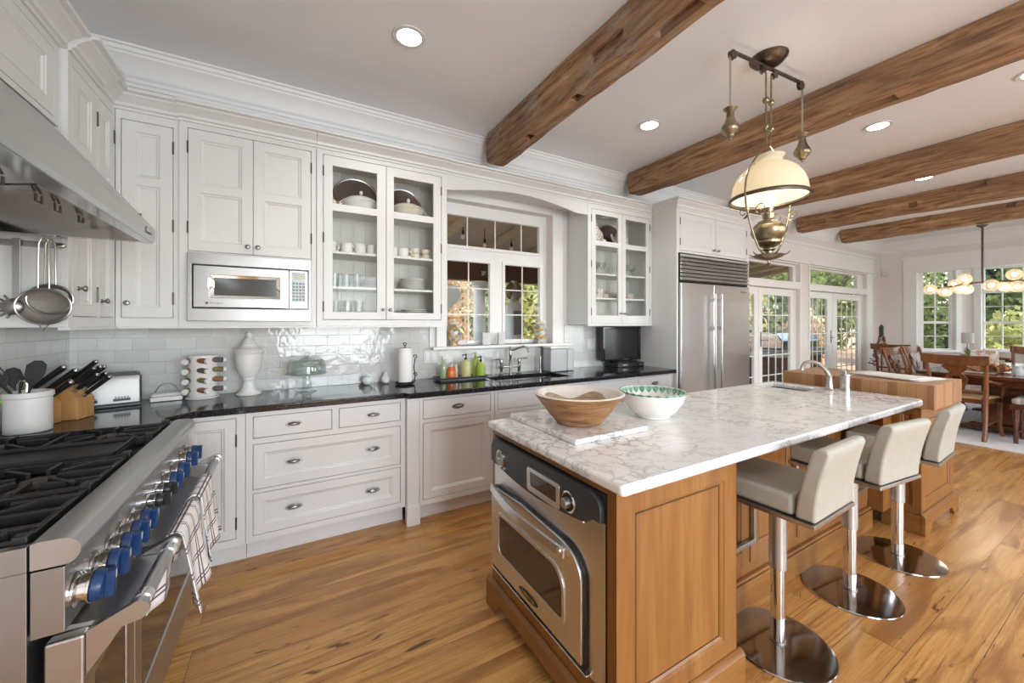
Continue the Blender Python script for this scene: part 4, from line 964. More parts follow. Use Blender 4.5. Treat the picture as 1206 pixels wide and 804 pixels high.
mb.box(-1.645, -1.62, .60, .625, .033, .05).box(-1.12, -1.092, .575, .60, .033, .05); hb = mb.build('door_handle', 'steelv', D, bevel=.003, angle=30)
MB(XI @ Matrix.Translation((-1.107, .590, .051))).lathe([(0, 0), (.011, 0), (.010, .004), (0, .005)], seg=16).build('handle_bolt', 'chrome', D)
n_ = 24; mb = MB(XI); mb.prism([(-1.335+.07*math.cos(2*PI*k/n_), .283+.0135*math.sin(2*PI*k/n_), .034) for k in range(n_)], (0, 0, .003)); mb.build('maker_badge', 'gloss', D)
text('TURBOCHEF', .017, XI @ Matrix.Translation((-1.335, .283, .0372)), 'chrome', D, 'badge_letters')
MB(XI).box(-1.672, -1.0, .224, .241, .010, .0205).build('vent_slot', 'gloss', ov); MB(XI).box(-1.680, -.992, .2145, .2225, .010, .026).build('lower_lip', 'chrome', ov, bevel=.003)
# marble top
mb = MB(); mz0, mz1 = .8765, .9135
mo = [(.845, .828), (3.40, .822), (3.44, .835), (3.452, .87), (3.452, 1.712), (.845, 1.712)]
hs = [(3.12, 1.34), (3.36, 1.34), (3.36, 1.66), (3.12, 1.66)]
b = bmesh.new(); vo_ = [b.verts.new((x, y, mz1)) for x, y in mo]; vi = [b.verts.new((x, y, mz1)) for x, y in hs]
ed = [b.edges.new((vo_[i], vo_[(i+1) % len(vo_)])) for i in range(len(vo_))]+[b.edges.new((vi[i], vi[(i+1) % 4])) for i in range(4)]
bmesh.ops.triangle_fill(b, use_beauty=True, use_dissolve=False, edges=ed)
r_ = bmesh.ops.extrude_face_region(b, geom=list(b.faces)); bmesh.ops.translate(b, verts=[g for g in r_['geom'] if isinstance(g, bmesh.types.BMVert)], vec=(0, 0, mz0-mz1))
b.verts.index_update(); mb.add([tuple(v.co) for v in b.verts], [tuple(v.index for v in f.verts) for f in b.faces]); b.free()
tag(mb.build('marble_top', 'marble', bevel=.012, seg=4), 'white marble worktop with grey veins on the island', 'worktop')
sk = MB(); sk.box(3.112, 3.119, 1.332, 1.668, .74, .8755).box(3.361, 3.368, 1.332, 1.668, .74, .8755).box(3.119, 3.361, 1.332, 1.339, .74, .8755).box(3.119, 3.361, 1.661, 1.668, .74, .8755).box(3.112, 3.368, 1.332, 1.668, .73, .74)
tag(sk.build('prep_sink', 'steel', bevel=.002), 'small steel prep sink let into the marble top by the butcher block', 'sink')
# butcher block end
bb = thing('butcher_block_unit', 'raised wooden unit with a thick butcher-block top at the island end', 'cabinet', (3.84, 1.27, 0))
XK = F((0, .876, 0), (1, 0, 0), (0, -1, 0)); XK2 = F((3.60, 0, 0), (0, -1, 0), (-1, 0, 0))
MB().box(3.605, 4.28, .8895, 1.66, .125, .83).box(3.445, 3.604, 1.02, 1.66, .125, .83).build('carcass', 'cabwood', bb, bevel=.002)
mb = MB(XK); ops = pdoor(mb, 3.60, 4.285, .125, .83, st=.075, th=.001); groove_strip(mb.build('end_panel', 'cabwood', bb), XK, ops)
mb = MB(XK2 @ Matrix.Translation((0, 0, .006))); pdoor(mb, -1.018, -.878, .125, .83, st=.04, th=.01); mb.build('side_panel', 'cabwood', bb)
mb = MB(); plinth(mb, (3.578, .8745, .0005), (4.305, .8745, .0005), (0, -1, 0), t=.022, foot=.10); mb.box(3.578, 3.602, .8755, 1.07, .0005, .125)
mb.build('bracket_plinth', 'cabwoodh', bb, bevel=.002)
MB().box(3.535, 4.125, .802, 1.672, .8365, .993).build('block_top', 'butcher', bb, bevel=.004)

# ---------------------------------------------------------------- bar stools
def make_stool(lab):
    t = thing('bar_stool', lab, 'stool', (0, 0, 0), 'bar stools at the island')
    MB().lathe([(0, .0008), (.203, .0008), (.205, .003), (.203, .007), (.19, .009), (.05, .013), (0, .0135)], seg=64).build('base_plate', 'polished', t, angle=20)
    MB().lathe([(.0, .0136), (.028, .0136), (.028, .33), (0, .33)], seg=28).build('lower_column', 'chrome', t)
    MB().lathe([(.029, .0137), (.031, .0137), (.031, .02), (.029, .021)], seg=28, closed=True).build('column_collar', 'steel', t)
    MB().lathe([(.0, .3305), (.034, .3305), (.034, .338), (.0335, .34), (.0335, .628), (0, .628)], seg=28).build('upper_column', 'steel', t)
    MB().box(-.19, .19, -.205, .19, .629, .645).build('seat_frame', 'steel', t, bevel=.002)
    MB().box(-.176, .176, -.13, .20, .646, .728).build('seat', 'leather', t, bevel=.018, seg=4)
    vs = []; fs = []; n = 14
    for k in range(n+1):
        f = k/n; z = .646+.285*f; y = -.168-.058*f**1.6; th = .034*(1-.22*f)
        if k == n: th *= .55
        wv = .176+.004*math.sin(f*PI)
        vs += [(-wv, y-th, z), (wv, y-th, z), (wv, y+th, z), (-wv, y+th, z)]
    for k in range(n):
        a = 4*k; fs += [(a+i, a+(i+1) % 4, a+4+(i+1) % 4, a+4+i) for i in range(4)]
    fs += [(0, 3, 2, 1), (4*n, 4*n+1, 4*n+2, 4*n+3)]
    mb = MB(); mb.add(vs, fs); mb.build('backrest', 'leather', t, bevel=.012, seg=4, angle=50)
    mb = MB(); q = .010
    for x in (-.15, .15): mb.box(x-q, x+q, .165, .185, .33, .628)
    mb.box(-.16, .16, .165, .185, .31, .33); mb.build('footrest', 'steel', t, bevel=.002)
    return t
s1 = make_stool('cream leather bar stool on a round steel base, nearest the oven end'); put(s1, (1.847, .893, 0), math.radians(2))
copy_tree(s1, (2.53, .88, 0), math.radians(-6), 'cream leather bar stool, the middle of the three along the island')
copy_tree(s1, (3.155, .870, 0), math.radians(3), 'cream leather bar stool, the farthest, beside the butcher-block unit')
# ---------------------------------------------------------------- things on the island
X = Matrix.Translation((1.205, 1.435, 0)) @ Matrix.Rotation(math.radians(0), 4, 'Z')
tag(MB().prism([(.965, 1.185, .9145), (1.375, 1.190, .9145), (1.40, 1.69, .9145), (.965, 1.70, .9145)], (0, 0, .022)).build('pastry_board', 'marble', bevel=.004), 'rectangular marble pastry board under the wooden bowl', 'board')
bw = thing('wooden_bowl', 'wide carved wooden bowl with a whitewashed rim on the marble board', 'bowl', (1.155, 1.39, .9375))
sg = 64; vs = []; fs = []
def bowlmesh(prof, wav=0):
    mb = MB(); mb.lathe([(r*1.16, z) for r, z in prof], (1.150, 1.39, .9375), 56, cap=False); return mb
bowlmesh([(0, 0), (.078, 0), (.088, .006), (.118, .045), (.150, .095), (.172, .128), (.176, .134)]).build('outer_bowl', 'bowlwood', bw)
bowlmesh([(.176, .134), (.171, .138), (.160, .137), (.152, .124), (.150, .121)]).build('rim', 'limew', bw)
bowlmesh([(.150, .121), (.135, .095), (.105, .050), (.07, .020), (0, .014)]).build('inside', 'bowlin', bw)
cb_ = thing('ceramic_bowl', 'white ceramic bowl with a green scalloped rim beside the wooden bowl', 'bowl', (1.612, 1.365, .9145))
mb = MB(Matrix.Translation((1.612, 1.365, 0)) @ Matrix.Diagonal((1.06, 1.06, 1, 1)) @ Matrix.Translation((-1.612, -1.365, 0))); mb.lathe([(0, 0), (.075, 0), (.079, .005), (.078, .009), (.108, .035), (.137, .082), (.150, .122), (.152, .128), (.148, .131), (.143, .126), (.130, .085), (.10, .040), (.06, .016), (0, .013)], (1.612, 1.365, .9145), 64)
mb.build('bowl_body', 'porc', cb_)
gm = P('green_rim_glaze', (.09, .30, .20), .2); nn_ = N(gm); z_ = nn_.noise(nn_.pos(), 40, 3); nn_.col(nn_.ramp(z_.outputs[0], [(.4, (.06, .22, .14)), (.6, (.22, .42, .32))]))
mb = MB(Matrix.Translation((1.612, 1.365, 0)) @ Matrix.Diagonal((1.06, 1.06, 1, 1)) @ Matrix.Translation((-1.612, -1.365, 0)))
for k in range(26):
    a0, a1 = 2*PI*k/26, 2*PI*(k+1)/26; c_ = (1.612, 1.365, .9145)
    def pt(r, a, z): return (c_[0]+r*math.cos(a), c_[1]+r*math.sin(a), c_[2]+z)
    am = (a0+a1)/2
    for (ra, za, rb, zb, dr) in ((.1535, .1285, .1435, .098, .0012),):
        mb.add([pt(.1525, a0, .1292), pt(.1525, am, .1325), pt(.1525, a1, .1292), pt(.1425, a1, .1265), pt(.1385, a1-.02, .112), pt(.1315, am, .096), pt(.1385, a0+.02, .112), pt(.1425, a0, .1265)], [(0, 1, 2, 3, 4, 5, 6, 7)])
    mb.add([pt(.1535, a0, .128), pt(.1545, am, .1315), pt(.1535, a1, .128), pt(.1528, a1, .125), pt(.1524, am, .122), pt(.1528, a0, .125)], [(0, 1, 2, 3, 4, 5)])
mb.build('scalloped_glaze', gm, cb_)
# prep faucet and soap canister
pf = thing('prep_faucet', 'brushed nickel gooseneck faucet by the prep sink', 'faucet', (3.335, 1.275, .9145))
bx_, by_ = 3.335, 1.275
MB().lathe([(0, 0), (.030, 0), (.031, .006), (.022, .014), (.017, .05), (.016, .09), (.018, .1), (0, .102)], (bx_, by_, .9145), 20).build('base', 'nickel', pf)
pts = [(bx_, by_, 1.015), (bx_-.004, by_+.03, 1.08)]+[(bx_-.01-.02*f, by_+.15+.11*math.cos(a), 1.09+.075*math.sin(a)) for f, a in [(k/10, PI-.4-(PI-.2)*k/10) for k in range(11)]][::1]
pts = [(bx_, by_, 1.012), (bx_-.008, by_+.022, 1.058), (bx_-.02, by_+.050, 1.092), (bx_-.035, by_+.078, 1.106), (bx_-.048, by_+.108, 1.107), (bx_-.060, by_+.130, 1.094), (bx_-.066, by_+.142, 1.07), (bx_-.067, by_+.144, 1.045)]
MB().tube(pts, [.016, .0145, .013, .012, .012, .012, .012, .014], 12).build('spout', 'nickel', pf)
sc_ = thing('soap_canister', 'ribbed nickel canister with a lever beside the prep faucet', 'dispenser', (3.44-.02, 1.215, .9145))
cx_, cy_ = 3.42, 1.215
MB().lathe([(0, 0), (.032, 0), (.032, .012), (.029, .014), (.029, .048), (.031, .05), (.031, .056), (.029, .058), (.029, .098), (.033, .102), (.033, .112), (.022, .118), (0, .119)], (cx_, cy_, .9145), 24).build('body', 'nickel', sc_)
MB().tube([(cx_, cy_, 1.03), (cx_, cy_, 1.045), (cx_-.02, cy_+.05, 1.062), (cx_-.04, cy_+.10, 1.068)], [.010, .009, .007, .006], 10).build('lever', 'nickel', sc_)
# papers on the block
def paper(cx_, cy_, a, w_, h_, z, lab, sag):
    X = Rz(a, (cx_, cy_, z)); vs = []; fs = []; n = 8
    for i in range(n+1):
        for j in range(3): u = -w_/2+w_*i/n; vs.append((u, -h_/2+h_*j/2, .002+sag*max(0, (abs(u)/(w_/2))-.35)*math.sin(j*1.3+i)))
    for i in range(n):
        for j in range(2): q = i*3+j; fs.append((q, q+3, q+4, q+1))
    mb = MB(X); mb.add(vs, fs); o = mb.build('newspaper', 'paper', angle=60); md = o.modifiers.new('s', 'SOLIDIFY'); md.thickness = .004; md.offset = 1
    tag(o, lab, 'newspaper')
paper(3.88, 1.12, 1.40, .50, .32, .9945, 'folded newspaper lying undermost on the butcher block', .004)
paper(3.84, 1.10, 1.28, .44, .29, 1.004, 'folded newspaper lying on top of another on the butcher block', .006)
# ---------------------------------------------------------------- hanging oil lamp
px_, py_ = 2.61, 1.315
pl = thing('hanging_oil_lamp', 'antique brass counterweighted oil lamp with opal dome shade hung over the island', 'pendant lamp', (px_, py_, 3.03))
def at(dx, dy, z): return (px_+dx, py_+dy, z)
MB().lathe([(0, 2.995), (.03, 2.996), (.06, 3.003), (.085, 3.018), (.092, 3.03), (.104, 3.040), (.106, 3.049), (0, 3.049)], (px_, py_, 0), 36).build('ceiling_canopy', 'bronze', pl)
ux, uy = .995, -.075      # direction of the arms
arms = MB(); arms.tube([at(-.345*ux, -.345*uy, 2.985), at(.345*ux, .345*uy, 2.985)], .011, 10)
arms.build('pulley_arm', 'bronze', pl)
for s_ in (-1, 1):
    X = Matrix.Translation(at(s_*.345*ux, s_*.345*uy, 2.965)) @ Matrix.Rotation(math.atan2(uy, ux), 4, 'Z') @ Matrix.Rotation(PI/2, 4, 'X')
    MB(X).lathe([(0, -.012), (.026, -.012), (.028, -.008), (.020, -.004), (.020, .004), (.028, .008), (.026, .012), (0, .012)], seg=20).build('pulley_wheel', 'bronze', pl)
    X2 = Matrix.Translation(at(s_*.06*ux, s_*.06*uy, 2.955)) @ Matrix.Rotation(math.atan2(uy, ux), 4, 'Z') @ Matrix.Rotation(PI/2, 4, 'X')
    MB(X2).lathe([(0, -.010), (.022, -.010), (.016, -.003), (.016, .003), (.022, .010), (0, .010)], seg=18).build('pulley_wheel', 'bronze', pl)
    wx, wy = s_*.37*ux, s_*.37*uy; zt = 2.655
    MB().tube([at(wx, wy, 2.955), at(wx, wy, zt)], .003, 6).tube([at(wx-s_*.012, wy, 2.95), at(wx-s_*.012, wy, zt)], .003, 6).build('weight_chain', 'nickel', pl)
    MB().lathe([(0, -.185), (.007, -.182), (.008, -.172), (.020, -.165), (.024, -.155), (.042, -.138), (.050, -.122), (.048, -.108), (.034, -.085), (.022, -.055), (.020, -.02), (.034, -.006), (.038, 0), (.030, .004), (0, .004)], at(wx-s_*.006, wy, zt-.01), 24).build('counterweight', 'brass', pl)
    cx_ = s_*.030
    MB().tube([at(cx_, 0, 2.945), at(cx_, 0, 2.80)], .0055, 6).tube([at(cx_, 0, 2.76), at(cx_, 0, 2.63)], .0055, 6).tube([at(cx_, 0, 2.59), at(cx_*.6, 0, 2.49)], .005, 6).build('lift_chain', 'brass', pl)
    mb = MB()
    for z in (2.775, 2.61): mb.ball(at(cx_, 0, z), .020, 14)
    mb.build('chain_bead', 'brass', pl)
# harp: two curved side bars from the top down to the dish
for s_ in (-1, 1):
    d = Vector((ux*s_, uy*s_, 0)); pth = []
    for r, z in ((.014, 2.50), (.05, 2.475), (.100, 2.43), (.180, 2.345), (.220, 2.26), (.230, 2.18), (.218, 2.09), (.185, 2.0), (.14, 1.91), (.095, 1.845), (.055, 1.82)): pth.append(at(d.x*r, d.y*r, z))
    MB().tube(pth, .0058, 8, flat=1).build('harp_bar', 'brass', pl)
    for sgn in (1, -1):
        n = Vector((-d.y, d.x, 0))*sgn; sc = []
        for k in range(22):
            a = k/21; ang = -PI/2+a*2.6*PI*.9; r = .040*(1-.72*a); c_ = Vector(at(d.x*.16, d.y*.16, 2.075))+n*.055
            sc.append(c_+n*(-r*math.cos(ang))*-1*0+n*(r*math.sin(ang+PI/2))*-1+Vector((0, 0, r*math.sin(ang))))
        MB().tube([Vector(at(d.x*.185, d.y*.185, 2.06))]+sc, .0035, 6).build('scroll', 'brass', pl)
MB().tube([at(.214*math.cos(a), .214*math.sin(a), 2.168) for a in [2*PI*k/48 for k in range(48)]], .008, 8, True, flat=1.5).build('shade_ring', 'bronze', pl)
so = [(.208, 2.176), (.207, 2.20), (.200, 2.245), (.183, 2.29), (.155, 2.332), (.115, 2.366), (.082, 2.384), (.072, 2.396), (.075, 2.412), (.088, 2.428)]
MB().lathe([(r, z) for r, z in so]+[(r-.004, z-.002) for r, z in so[::-1]], (px_, py_, 0), 56, closed=True).build('opal_shade', 'opal', pl, angle=60)
fo = [(0, 1.805), (.03, 1.81), (.020, 1.825), (.022, 1.838), (.036, 1.846), (.036, 1.852), (.026, 1.858), (.050, 1.872), (.068, 1.888), (.070, 1.902), (.064, 1.908), (.086, 1.928), (.097, 1.952), (.098, 1.972), (.088, 1.990), (.074, 2.0), (.076, 2.006), (.058, 2.014), (.060, 2.022), (.040, 2.03), (.030, 2.04), (.034, 2.055), (.036, 2.07), (.026, 2.078), (.028, 2.095), (.032, 2.11), (0, 2.111)]
MB().lathe(fo, (px_, py_, 0), 40).build('oil_font', 'brass', pl, angle=25)
MB().lathe([(0, 1.74), (.012, 1.745), (.016, 1.755), (.006, 1.765), (.006, 1.78), (.03, 1.785), (.075, 1.80), (.085, 1.812), (.078, 1.816), (.03, 1.806), (0, 1.806)], (px_, py_, 0), 32).build('drip_dish', 'brass', pl)
mb = MB()
for k in range(5): a = 2*PI*k/5+.3; mb.tube([at(.08*math.cos(a), .08*math.sin(a), 1.812), at(.10*math.cos(a), .10*math.sin(a), 1.818), at(.112*math.cos(a), .112*math.sin(a), 1.832)], [.006, .004, .003], 6)
mb.build('dish_leaf', 'brass', pl)
MB().lathe([(0, 2.112), (.014, 2.113), (.026, 2.135), (.030, 2.160), (.022, 2.190), (.008, 2.205), (0, 2.206)], (px_, py_, 0), 20).build('bulb', 'flame', pl)
l = bpy.data.lights.new('oil_lamp_glow', 'POINT'); l.energy = 3.5; l.color = (1, .88, .70); l.shadow_soft_size = .04
o = bpy.data.objects.new('oil_lamp_glow', l); COL.objects.link(o); o.location = at(0, 0, 2.235)

# ---------------------------------------------------------------- things on the black worktop
TZ = .9145
def lathe_thing(name, prof, x, y, z, mat, lab, cat, group=None, seg=32, angle=35):
    return tag(MB().lathe(prof, (x, y, z), seg).build(name, mat, angle=angle), lab, cat, group)
# crock with utensils
cx_, cy_ = -.985, 2.535; r_ = .071
lathe_thing('utensil_crock', [(0, 0), (r_-.004, 0), (r_, .004), (r_, .150), (r_+.005, .154), (r_+.005, .172), (r_+.001, .176), (r_-.007, .175), (r_-.009, .16), (r_-.009, .01), (0, .010)], cx_, cy_, TZ, 'stone', 'pale stoneware crock full of cooking utensils behind the cooker', 'crock', None, 40)
def utensil(name, lab, top, foot, heads, mat):
    t = thing(name, lab, 'utensil', (cx_+foot[0], cy_+foot[1], TZ+.012))
    A = Vector((cx_+foot[0], cy_+foot[1], TZ+.018)); B = Vector((cx_+top[0], cy_+top[1], TZ+top[2]))
    MB().tube([A, B], .0055, 8).build('handle', mat, t)
    d = (B-A).normalized(); heads(t, B, d)
    return t
def flat_head(w_, h_, slots=0, mat='blackp', face=(.3, -1, .1)):
    def f(t, B, d):
        n = Vector(face); n = (n-d*n.dot(d)).normalized(); u = d.cross(n).normalized()
        X = Matrix((( u.x, d.x, n.x, B.x), (u.y, d.y, n.y, B.y), (u.z, d.z, n.z, B.z), (0, 0, 0, 1)))
        mb = MB(X); hs = [(-w_/2+w_*(k+.5)/slots-.004, -w_/2+w_*(k+.5)/slots+.004, .02, h_*.82) for k in range(slots)] if slots else []
        if slots: mb.fill(-w_/2, w_/2, 0, h_, hs, -.002, .002); mb.prism([(-.006, -.03, -.002), (.006, -.03, -.002), (w_/2, 0, -.002), (-w_/2, 0, -.002)], (0, 0, .004))
        else: mb.prism([(-.007, -.03, -.002), (.007, -.03, -.002), (w_*.42, .004, -.002), (w_*.5, h_*.35, -.002), (w_*.46, h_*.8, -.002), (w_*.2, h_, -.002), (-w_*.2, h_*.97, -.002), (-w_*.5, h_*.7, -.002), (-w_*.42, .004, -.002)], (0, 0, .004))
        mb.build('head', mat, t, bevel=.001)
    return f
utensil('spatula', 'black nylon spatula leaning to the right in the crock', (.005, .02, .225), (-.03, -.01), flat_head(.062, .085, 0, 'nylon', (.2, -1, 0)), 'nylon')
utensil('slotted_turner', 'dark slotted turner leaning left in the crock', (-.085, .0, .225), (.03, .02), flat_head(.066, .10, 4, 'nylon', (.1, -1, .3)), 'nylon')
utensil('serving_spoon', 'dark serving spoon at the back of the crock', (-.055, .05, .205), (.0, .03), flat_head(.055, .075, 0, 'nylon', (.5, -1, .2)), 'nylon')
def loop_head(t, B, d):
    MB().tube([B+Vector((-.012, 0, 0)), B+Vector((-.014, 0, .045)), B+Vector((-.006, 0, .062)), B+Vector((.006, 0, .062)), B+Vector((.014, 0, .045)), B+Vector((.012, 0, 0))], .0035, 8).build('loop', 'chrome', t)
utensil('tongs', 'steel tongs with a rounded spring end standing in the crock', (.000, -.045, .165), (.01, -.03), loop_head, 'chrome')
gm = P('lime_green_silicone', (.22, .50, .06), .4)
def whisk_head(t, B, d):
    for k in range(4):
        a = k*PI/4; u = Vector((math.cos(a), math.sin(a)*.6, 0))
        MB().tube([B, B+d*.03+u*.022, B+d*.06+u*.026, B+d*.085+u*.014, B+d*.092, B+d*.085-u*.014, B+d*.06-u*.026, B+d*.03-u*.022, B], .0022, 6).build('wire', gm, t)
utensil('whisk', 'lime green whisk hanging over the left rim of the crock', (-.078, -.03, .155), (.02, -.01), whisk_head, gm)
# knife blocks and knives
def knife_block(x, y, a, lab, sc=1.0):
    pr = [(0, 0), (.14, 0), (.14, .10), (.062, .190), (-.035, .115), (0, .07)]
    X = Rz(a, (x, y, TZ)) @ Matrix.Scale(sc, 4)
    mb = MB(X); mb.prism([(u, -.055, v) for u, v in pr], (0, .11, 0)); o = mb.build('knife_block', 'acacia', bevel=.003)
    return tag(o, lab, 'knife block'), X
kb1, KX1 = knife_block(-1.015, 2.80, math.radians(-14), 'wooden knife block full of black-handled knives, beside the toaster', 1.0)
kb2, KX2 = knife_block(-1.085, 2.68, math.radians(-10), 'second wooden knife block half hidden behind the stoneware crock', .95)
def knife(X, s_, off, ln, lab, r=.011):
    # slanted top face runs (.14,.10)->(.075,.205); knives stick out along its normal
    nrm = Vector((.756, 0, .655)); e0, e1 = Vector((.14, 0, .10)), Vector((.062, 0, .190))
    p = e0.lerp(e1, s_)+Vector((0, off, 0)); q = p+nrm*.002
    W = lambda v: X @ v
    t = thing('kitchen_knife', lab, 'knife', W(q))
    MB().tube([W(q), W(q+nrm*.02)], .008, 10).build('bolster', 'steel', t)
    MB().tube([W(q+nrm*.0205), W(q+nrm*(.03+ln*.5)), W(q+nrm*(.02+ln))], [r*.85, r, r*1.05], 10, flat=1.0).build('handle', 'blackp', t)
    MB().ball(W(q+nrm*(.02+ln)), r*.9, 10).build('end_cap', 'steel', t)
kk = 0
names = ['topmost', 'second', 'third', 'fourth']
for s_, off, ln, lb in ((.92, .0, .125, 'black-handled knife with a bright bolster, highest in the knife block by the toaster'),
                        (.66, -.036, .115, 'black-handled knife in the upper row of the block by the toaster, nearest side'),
                        (.66, 0, .12, 'black-handled knife in the upper row of the block by the toaster, middle'),
                        (.66, .036, .115, 'black-handled knife in the upper row of the block by the toaster, wall side'),
                        (.40, -.030, .10, 'black-handled knife in the lower row of the block by the toaster, nearest side'),
                        (.40, .030, .10, 'black-handled knife in the lower row of the block by the toaster, wall side'),
                        (.10, -.01, .12, 'black-handled knife lowest in the block by the toaster, over its front')):
    knife(KX1, s_, off, ln, lb)
for s_, off, ln, lb in ((.85, -.03, .14, 'long black knife handle rising from the hidden knife block, leftmost'), (.60, .015, .14, 'long black knife handle rising from the hidden knife block, second from left'), (.28, -.01, .10, 'thick black steel handle low in the hidden knife block by the crock')):
    knife(KX2, s_, off, ln, lb, .0135)
# toaster
tx = Rz(math.radians(14), (-.885, 3.07, TZ))
to = thing('toaster', 'long brushed-steel toaster on the worktop in the corner', 'toaster', (-.885, 3.07, TZ))
mb = MB(tx); mb.prism([(-.13, y, z) for y, z in ((-.075, .018), (.075, .018), (.078, .15), (.066, .178), (.045, .188), (-.045, .188), (-.066, .178), (-.078, .15))], (.26, 0, 0)); mb.build('body', P('toaster_steel', (.42, .42, .41), .5, 1), to, bevel=.006, angle=50)
MB(tx).box(-.135, .135, -.07, .07, .0005, .0175).build('base', 'blackp', to, bevel=.003)
MB(tx).box(-.115, .115, -.035, -.012, .1885, .190).box(-.115, .115, .012, .035, .1885, .190).build('slots', 'blackp', to)
mb = MB(tx); mb.box(.1305, .136, -.06, .06, .02, .165); mb.build('end_cap', 'blackp', to, bevel=.003)
for u in (-.075, .055):
    MB(tx).box(u-.035, u+.035, -.0815, -.0765, .035, .05).build('control_strip', 'blackp', to); mb = MB(tx)
    for k in range(5): mb.box(u-.028+.012*k, u-.02+.012*k, -.083, -.0817, .053, .061)
    mb.build('buttons', 'hinge', to)
# butter dish with a wire handle
bd = thing('butter_dish', 'small white covered dish with a thin wire handle next to the spice rack', 'dish', (-.645, 3.14, TZ)); X = Rz(math.radians(8), (-.645, 3.14, TZ))
MB(X).box(-.075, .075, -.05, .05, .0005, .028).build('dish', 'ceram', bd, bevel=.006); MB(X).box(-.072, .072, -.047, .047, .0285, .048).build('lid', 'ceram', bd, bevel=.014, seg=4)
MB(X).tube(arc((0, 0, .03), .055, 0, PI, 14, 'XZ', (1, 1.35)), .0022, 6).build('wire_handle', 'chrome', bd)
# revolving spice rack
sx, sy = -.470, 3.13
sr = thing('spice_carousel', 'round white revolving spice rack on the black worktop', 'spice rack', (sx, sy, TZ))
MB().lathe([(0, 0), (.085, 0), (.088, .006), (.080, .012), (0, .013)], (sx, sy, TZ), 40).build('base', 'ceram', sr)
MB().lathe([(0, .0135), (.074, .0135), (.077, .02), (.077, .265), (.072, .271), (0, .272)], (sx, sy, TZ), 40).build('drum', 'ceram', sr)
spc = [tint('dried_herbs', (.20, .15, .07), .7, .4, 90), tint('paprika', (.26, .11, .06), .7, .3, 90), tint('peppercorns', (.12, .09, .07), .7, .5, 120)]
tiers = ['top', 'second', 'third', 'bottom']; faces = ['left', 'front', 'right']
for k, a in enumerate((-PI*.78, -PI*.45, -PI*.12)):
    for r in range(4):
        z = TZ+.240-.061*r; d = Vector((math.cos(a), math.sin(a), -.12)).normalized(); side = Vector((-math.sin(a), math.cos(a), 0)); d = (d*.75+side*.60).normalized()
        p = Vector((sx, sy, z))+Vector((math.cos(a), math.sin(a), 0))*.084
        t = thing('spice_jar', 'spice jar with white cap on the %s tier, %s side of the round rack' % (tiers[r], faces[k]), 'jar', p, 'spice jars in the carousel')
        X = axis(p+d*.030, -d)
        MB(X).lathe([(0, 0), (.014, 0), (.0165, .004), (.0165, .058), (0, .060)], seg=16).build('jar', spc[(r+k) % 3], t)
        MB(axis(p+d*.0305, d)).lathe([(0, 0), (.0175, 0), (.0175, .014), (.015, .016), (0, .016)], seg=18).build('cap', 'ceram', t)
# urn
ux_, uy_ = -.225, 3.125
US = Matrix.Translation((ux_, uy_, 0)) @ Matrix.Diagonal((.86, .86, 1, 1)) @ Matrix.Translation((-ux_, -uy_, 0))
ur = thing('lidded_urn', 'tall white lidded ceramic urn against the tiles', 'urn', (ux_, uy_, TZ))
MB().lathe([(0, 0), (.082, 0), (.084, .006), (.078, .012), (.058, .024), (.044, .05), (.038, .085), (.042, .098), (.046, .104), (.044, .110), (.062, .135), (.082, .175), (.090, .22), (.093, .27), (.100, .278), (.102, .286), (.096, .292), (0, .293)], (ux_, uy_, TZ), 40, X=US).build('body', 'ceram', ur, angle=30)
MB().lathe([(.0, .2935), (.098, .2935), (.096, .300), (.074, .310), (.058, .322), (.053, .334), (.056, .338), (.046, .344), (.036, .362), (.024, .372), (.016, .376), (.018, .384), (.023, .394), (.020, .408), (.010, .416), (0, .417)], (ux_, uy_, TZ), 40, X=US).build('lid', 'ceram', ur, angle=30)
# glass cake stand and dome
kx, ky = .115, 3.09
ck = thing('cake_stand', 'clear glass pedestal cake stand on the worktop', 'cake stand', (kx, ky, TZ))
MB().lathe([(0, 0), (.060, 0), (.063, .005), (.055, .012), (.035, .018), (.030, .03), (.026, .07), (.022, .105), (.03, .111), (.12, .116), (.135, .118), (.136, .124), (.13, .125), (0, .121)], (kx, ky, TZ), 40).build('pedestal', 'clear', ck)
dm = thing('glass_dome', 'clear glass dome with a knob covering the cake stand', 'dome', (kx, ky, TZ+.126))
dp = [(.124, .126), (.123, .15), (.120, .185), (.114, .205), (.100, .219), (.06, .2225), (.035, .224)]
MB().lathe([(r, z) for r, z in dp]+[(r-.0025, z-.0025) for r, z in dp[::-1]], (kx, ky, TZ), 48, closed=True).build('dome', 'clear', dm, angle=60)
MB().lathe([(.0, .222), (.03, .223), (.034, .229), (.012, .236), (.010, .242), (.018, .25), (.019, .262), (.012, .272), (0, .274)], (kx, ky, TZ), 24).build('knob', 'clear', dm)
MB().tube([(kx+.1245*math.cos(a), ky+.1245*math.sin(a), TZ+.128) for a in [2*PI*k/48 for k in range(48)]], .0022, 6, True).build('dome_rim', 'clear', dm)
# ceramic apple and pear
lathe_thing('ceramic_apple', [(0, .004), (.014, 0), (.028, .008), (.037, .028), (.036, .046), (.026, .060), (.012, .062), (0, .057)], .53, 3.16, TZ, 'ceram', 'round white ceramic apple left of the ceramic pear', 'ornament')
lathe_thing('ceramic_pear', [(0, .002), (.014, 0), (.029, .010), (.034, .028), (.030, .046), (.020, .064), (.015, .082), (.009, .092), (0, .095)], .667, 3.15, TZ, 'ceram', 'white ceramic pear between the apple and the paper towels', 'ornament')
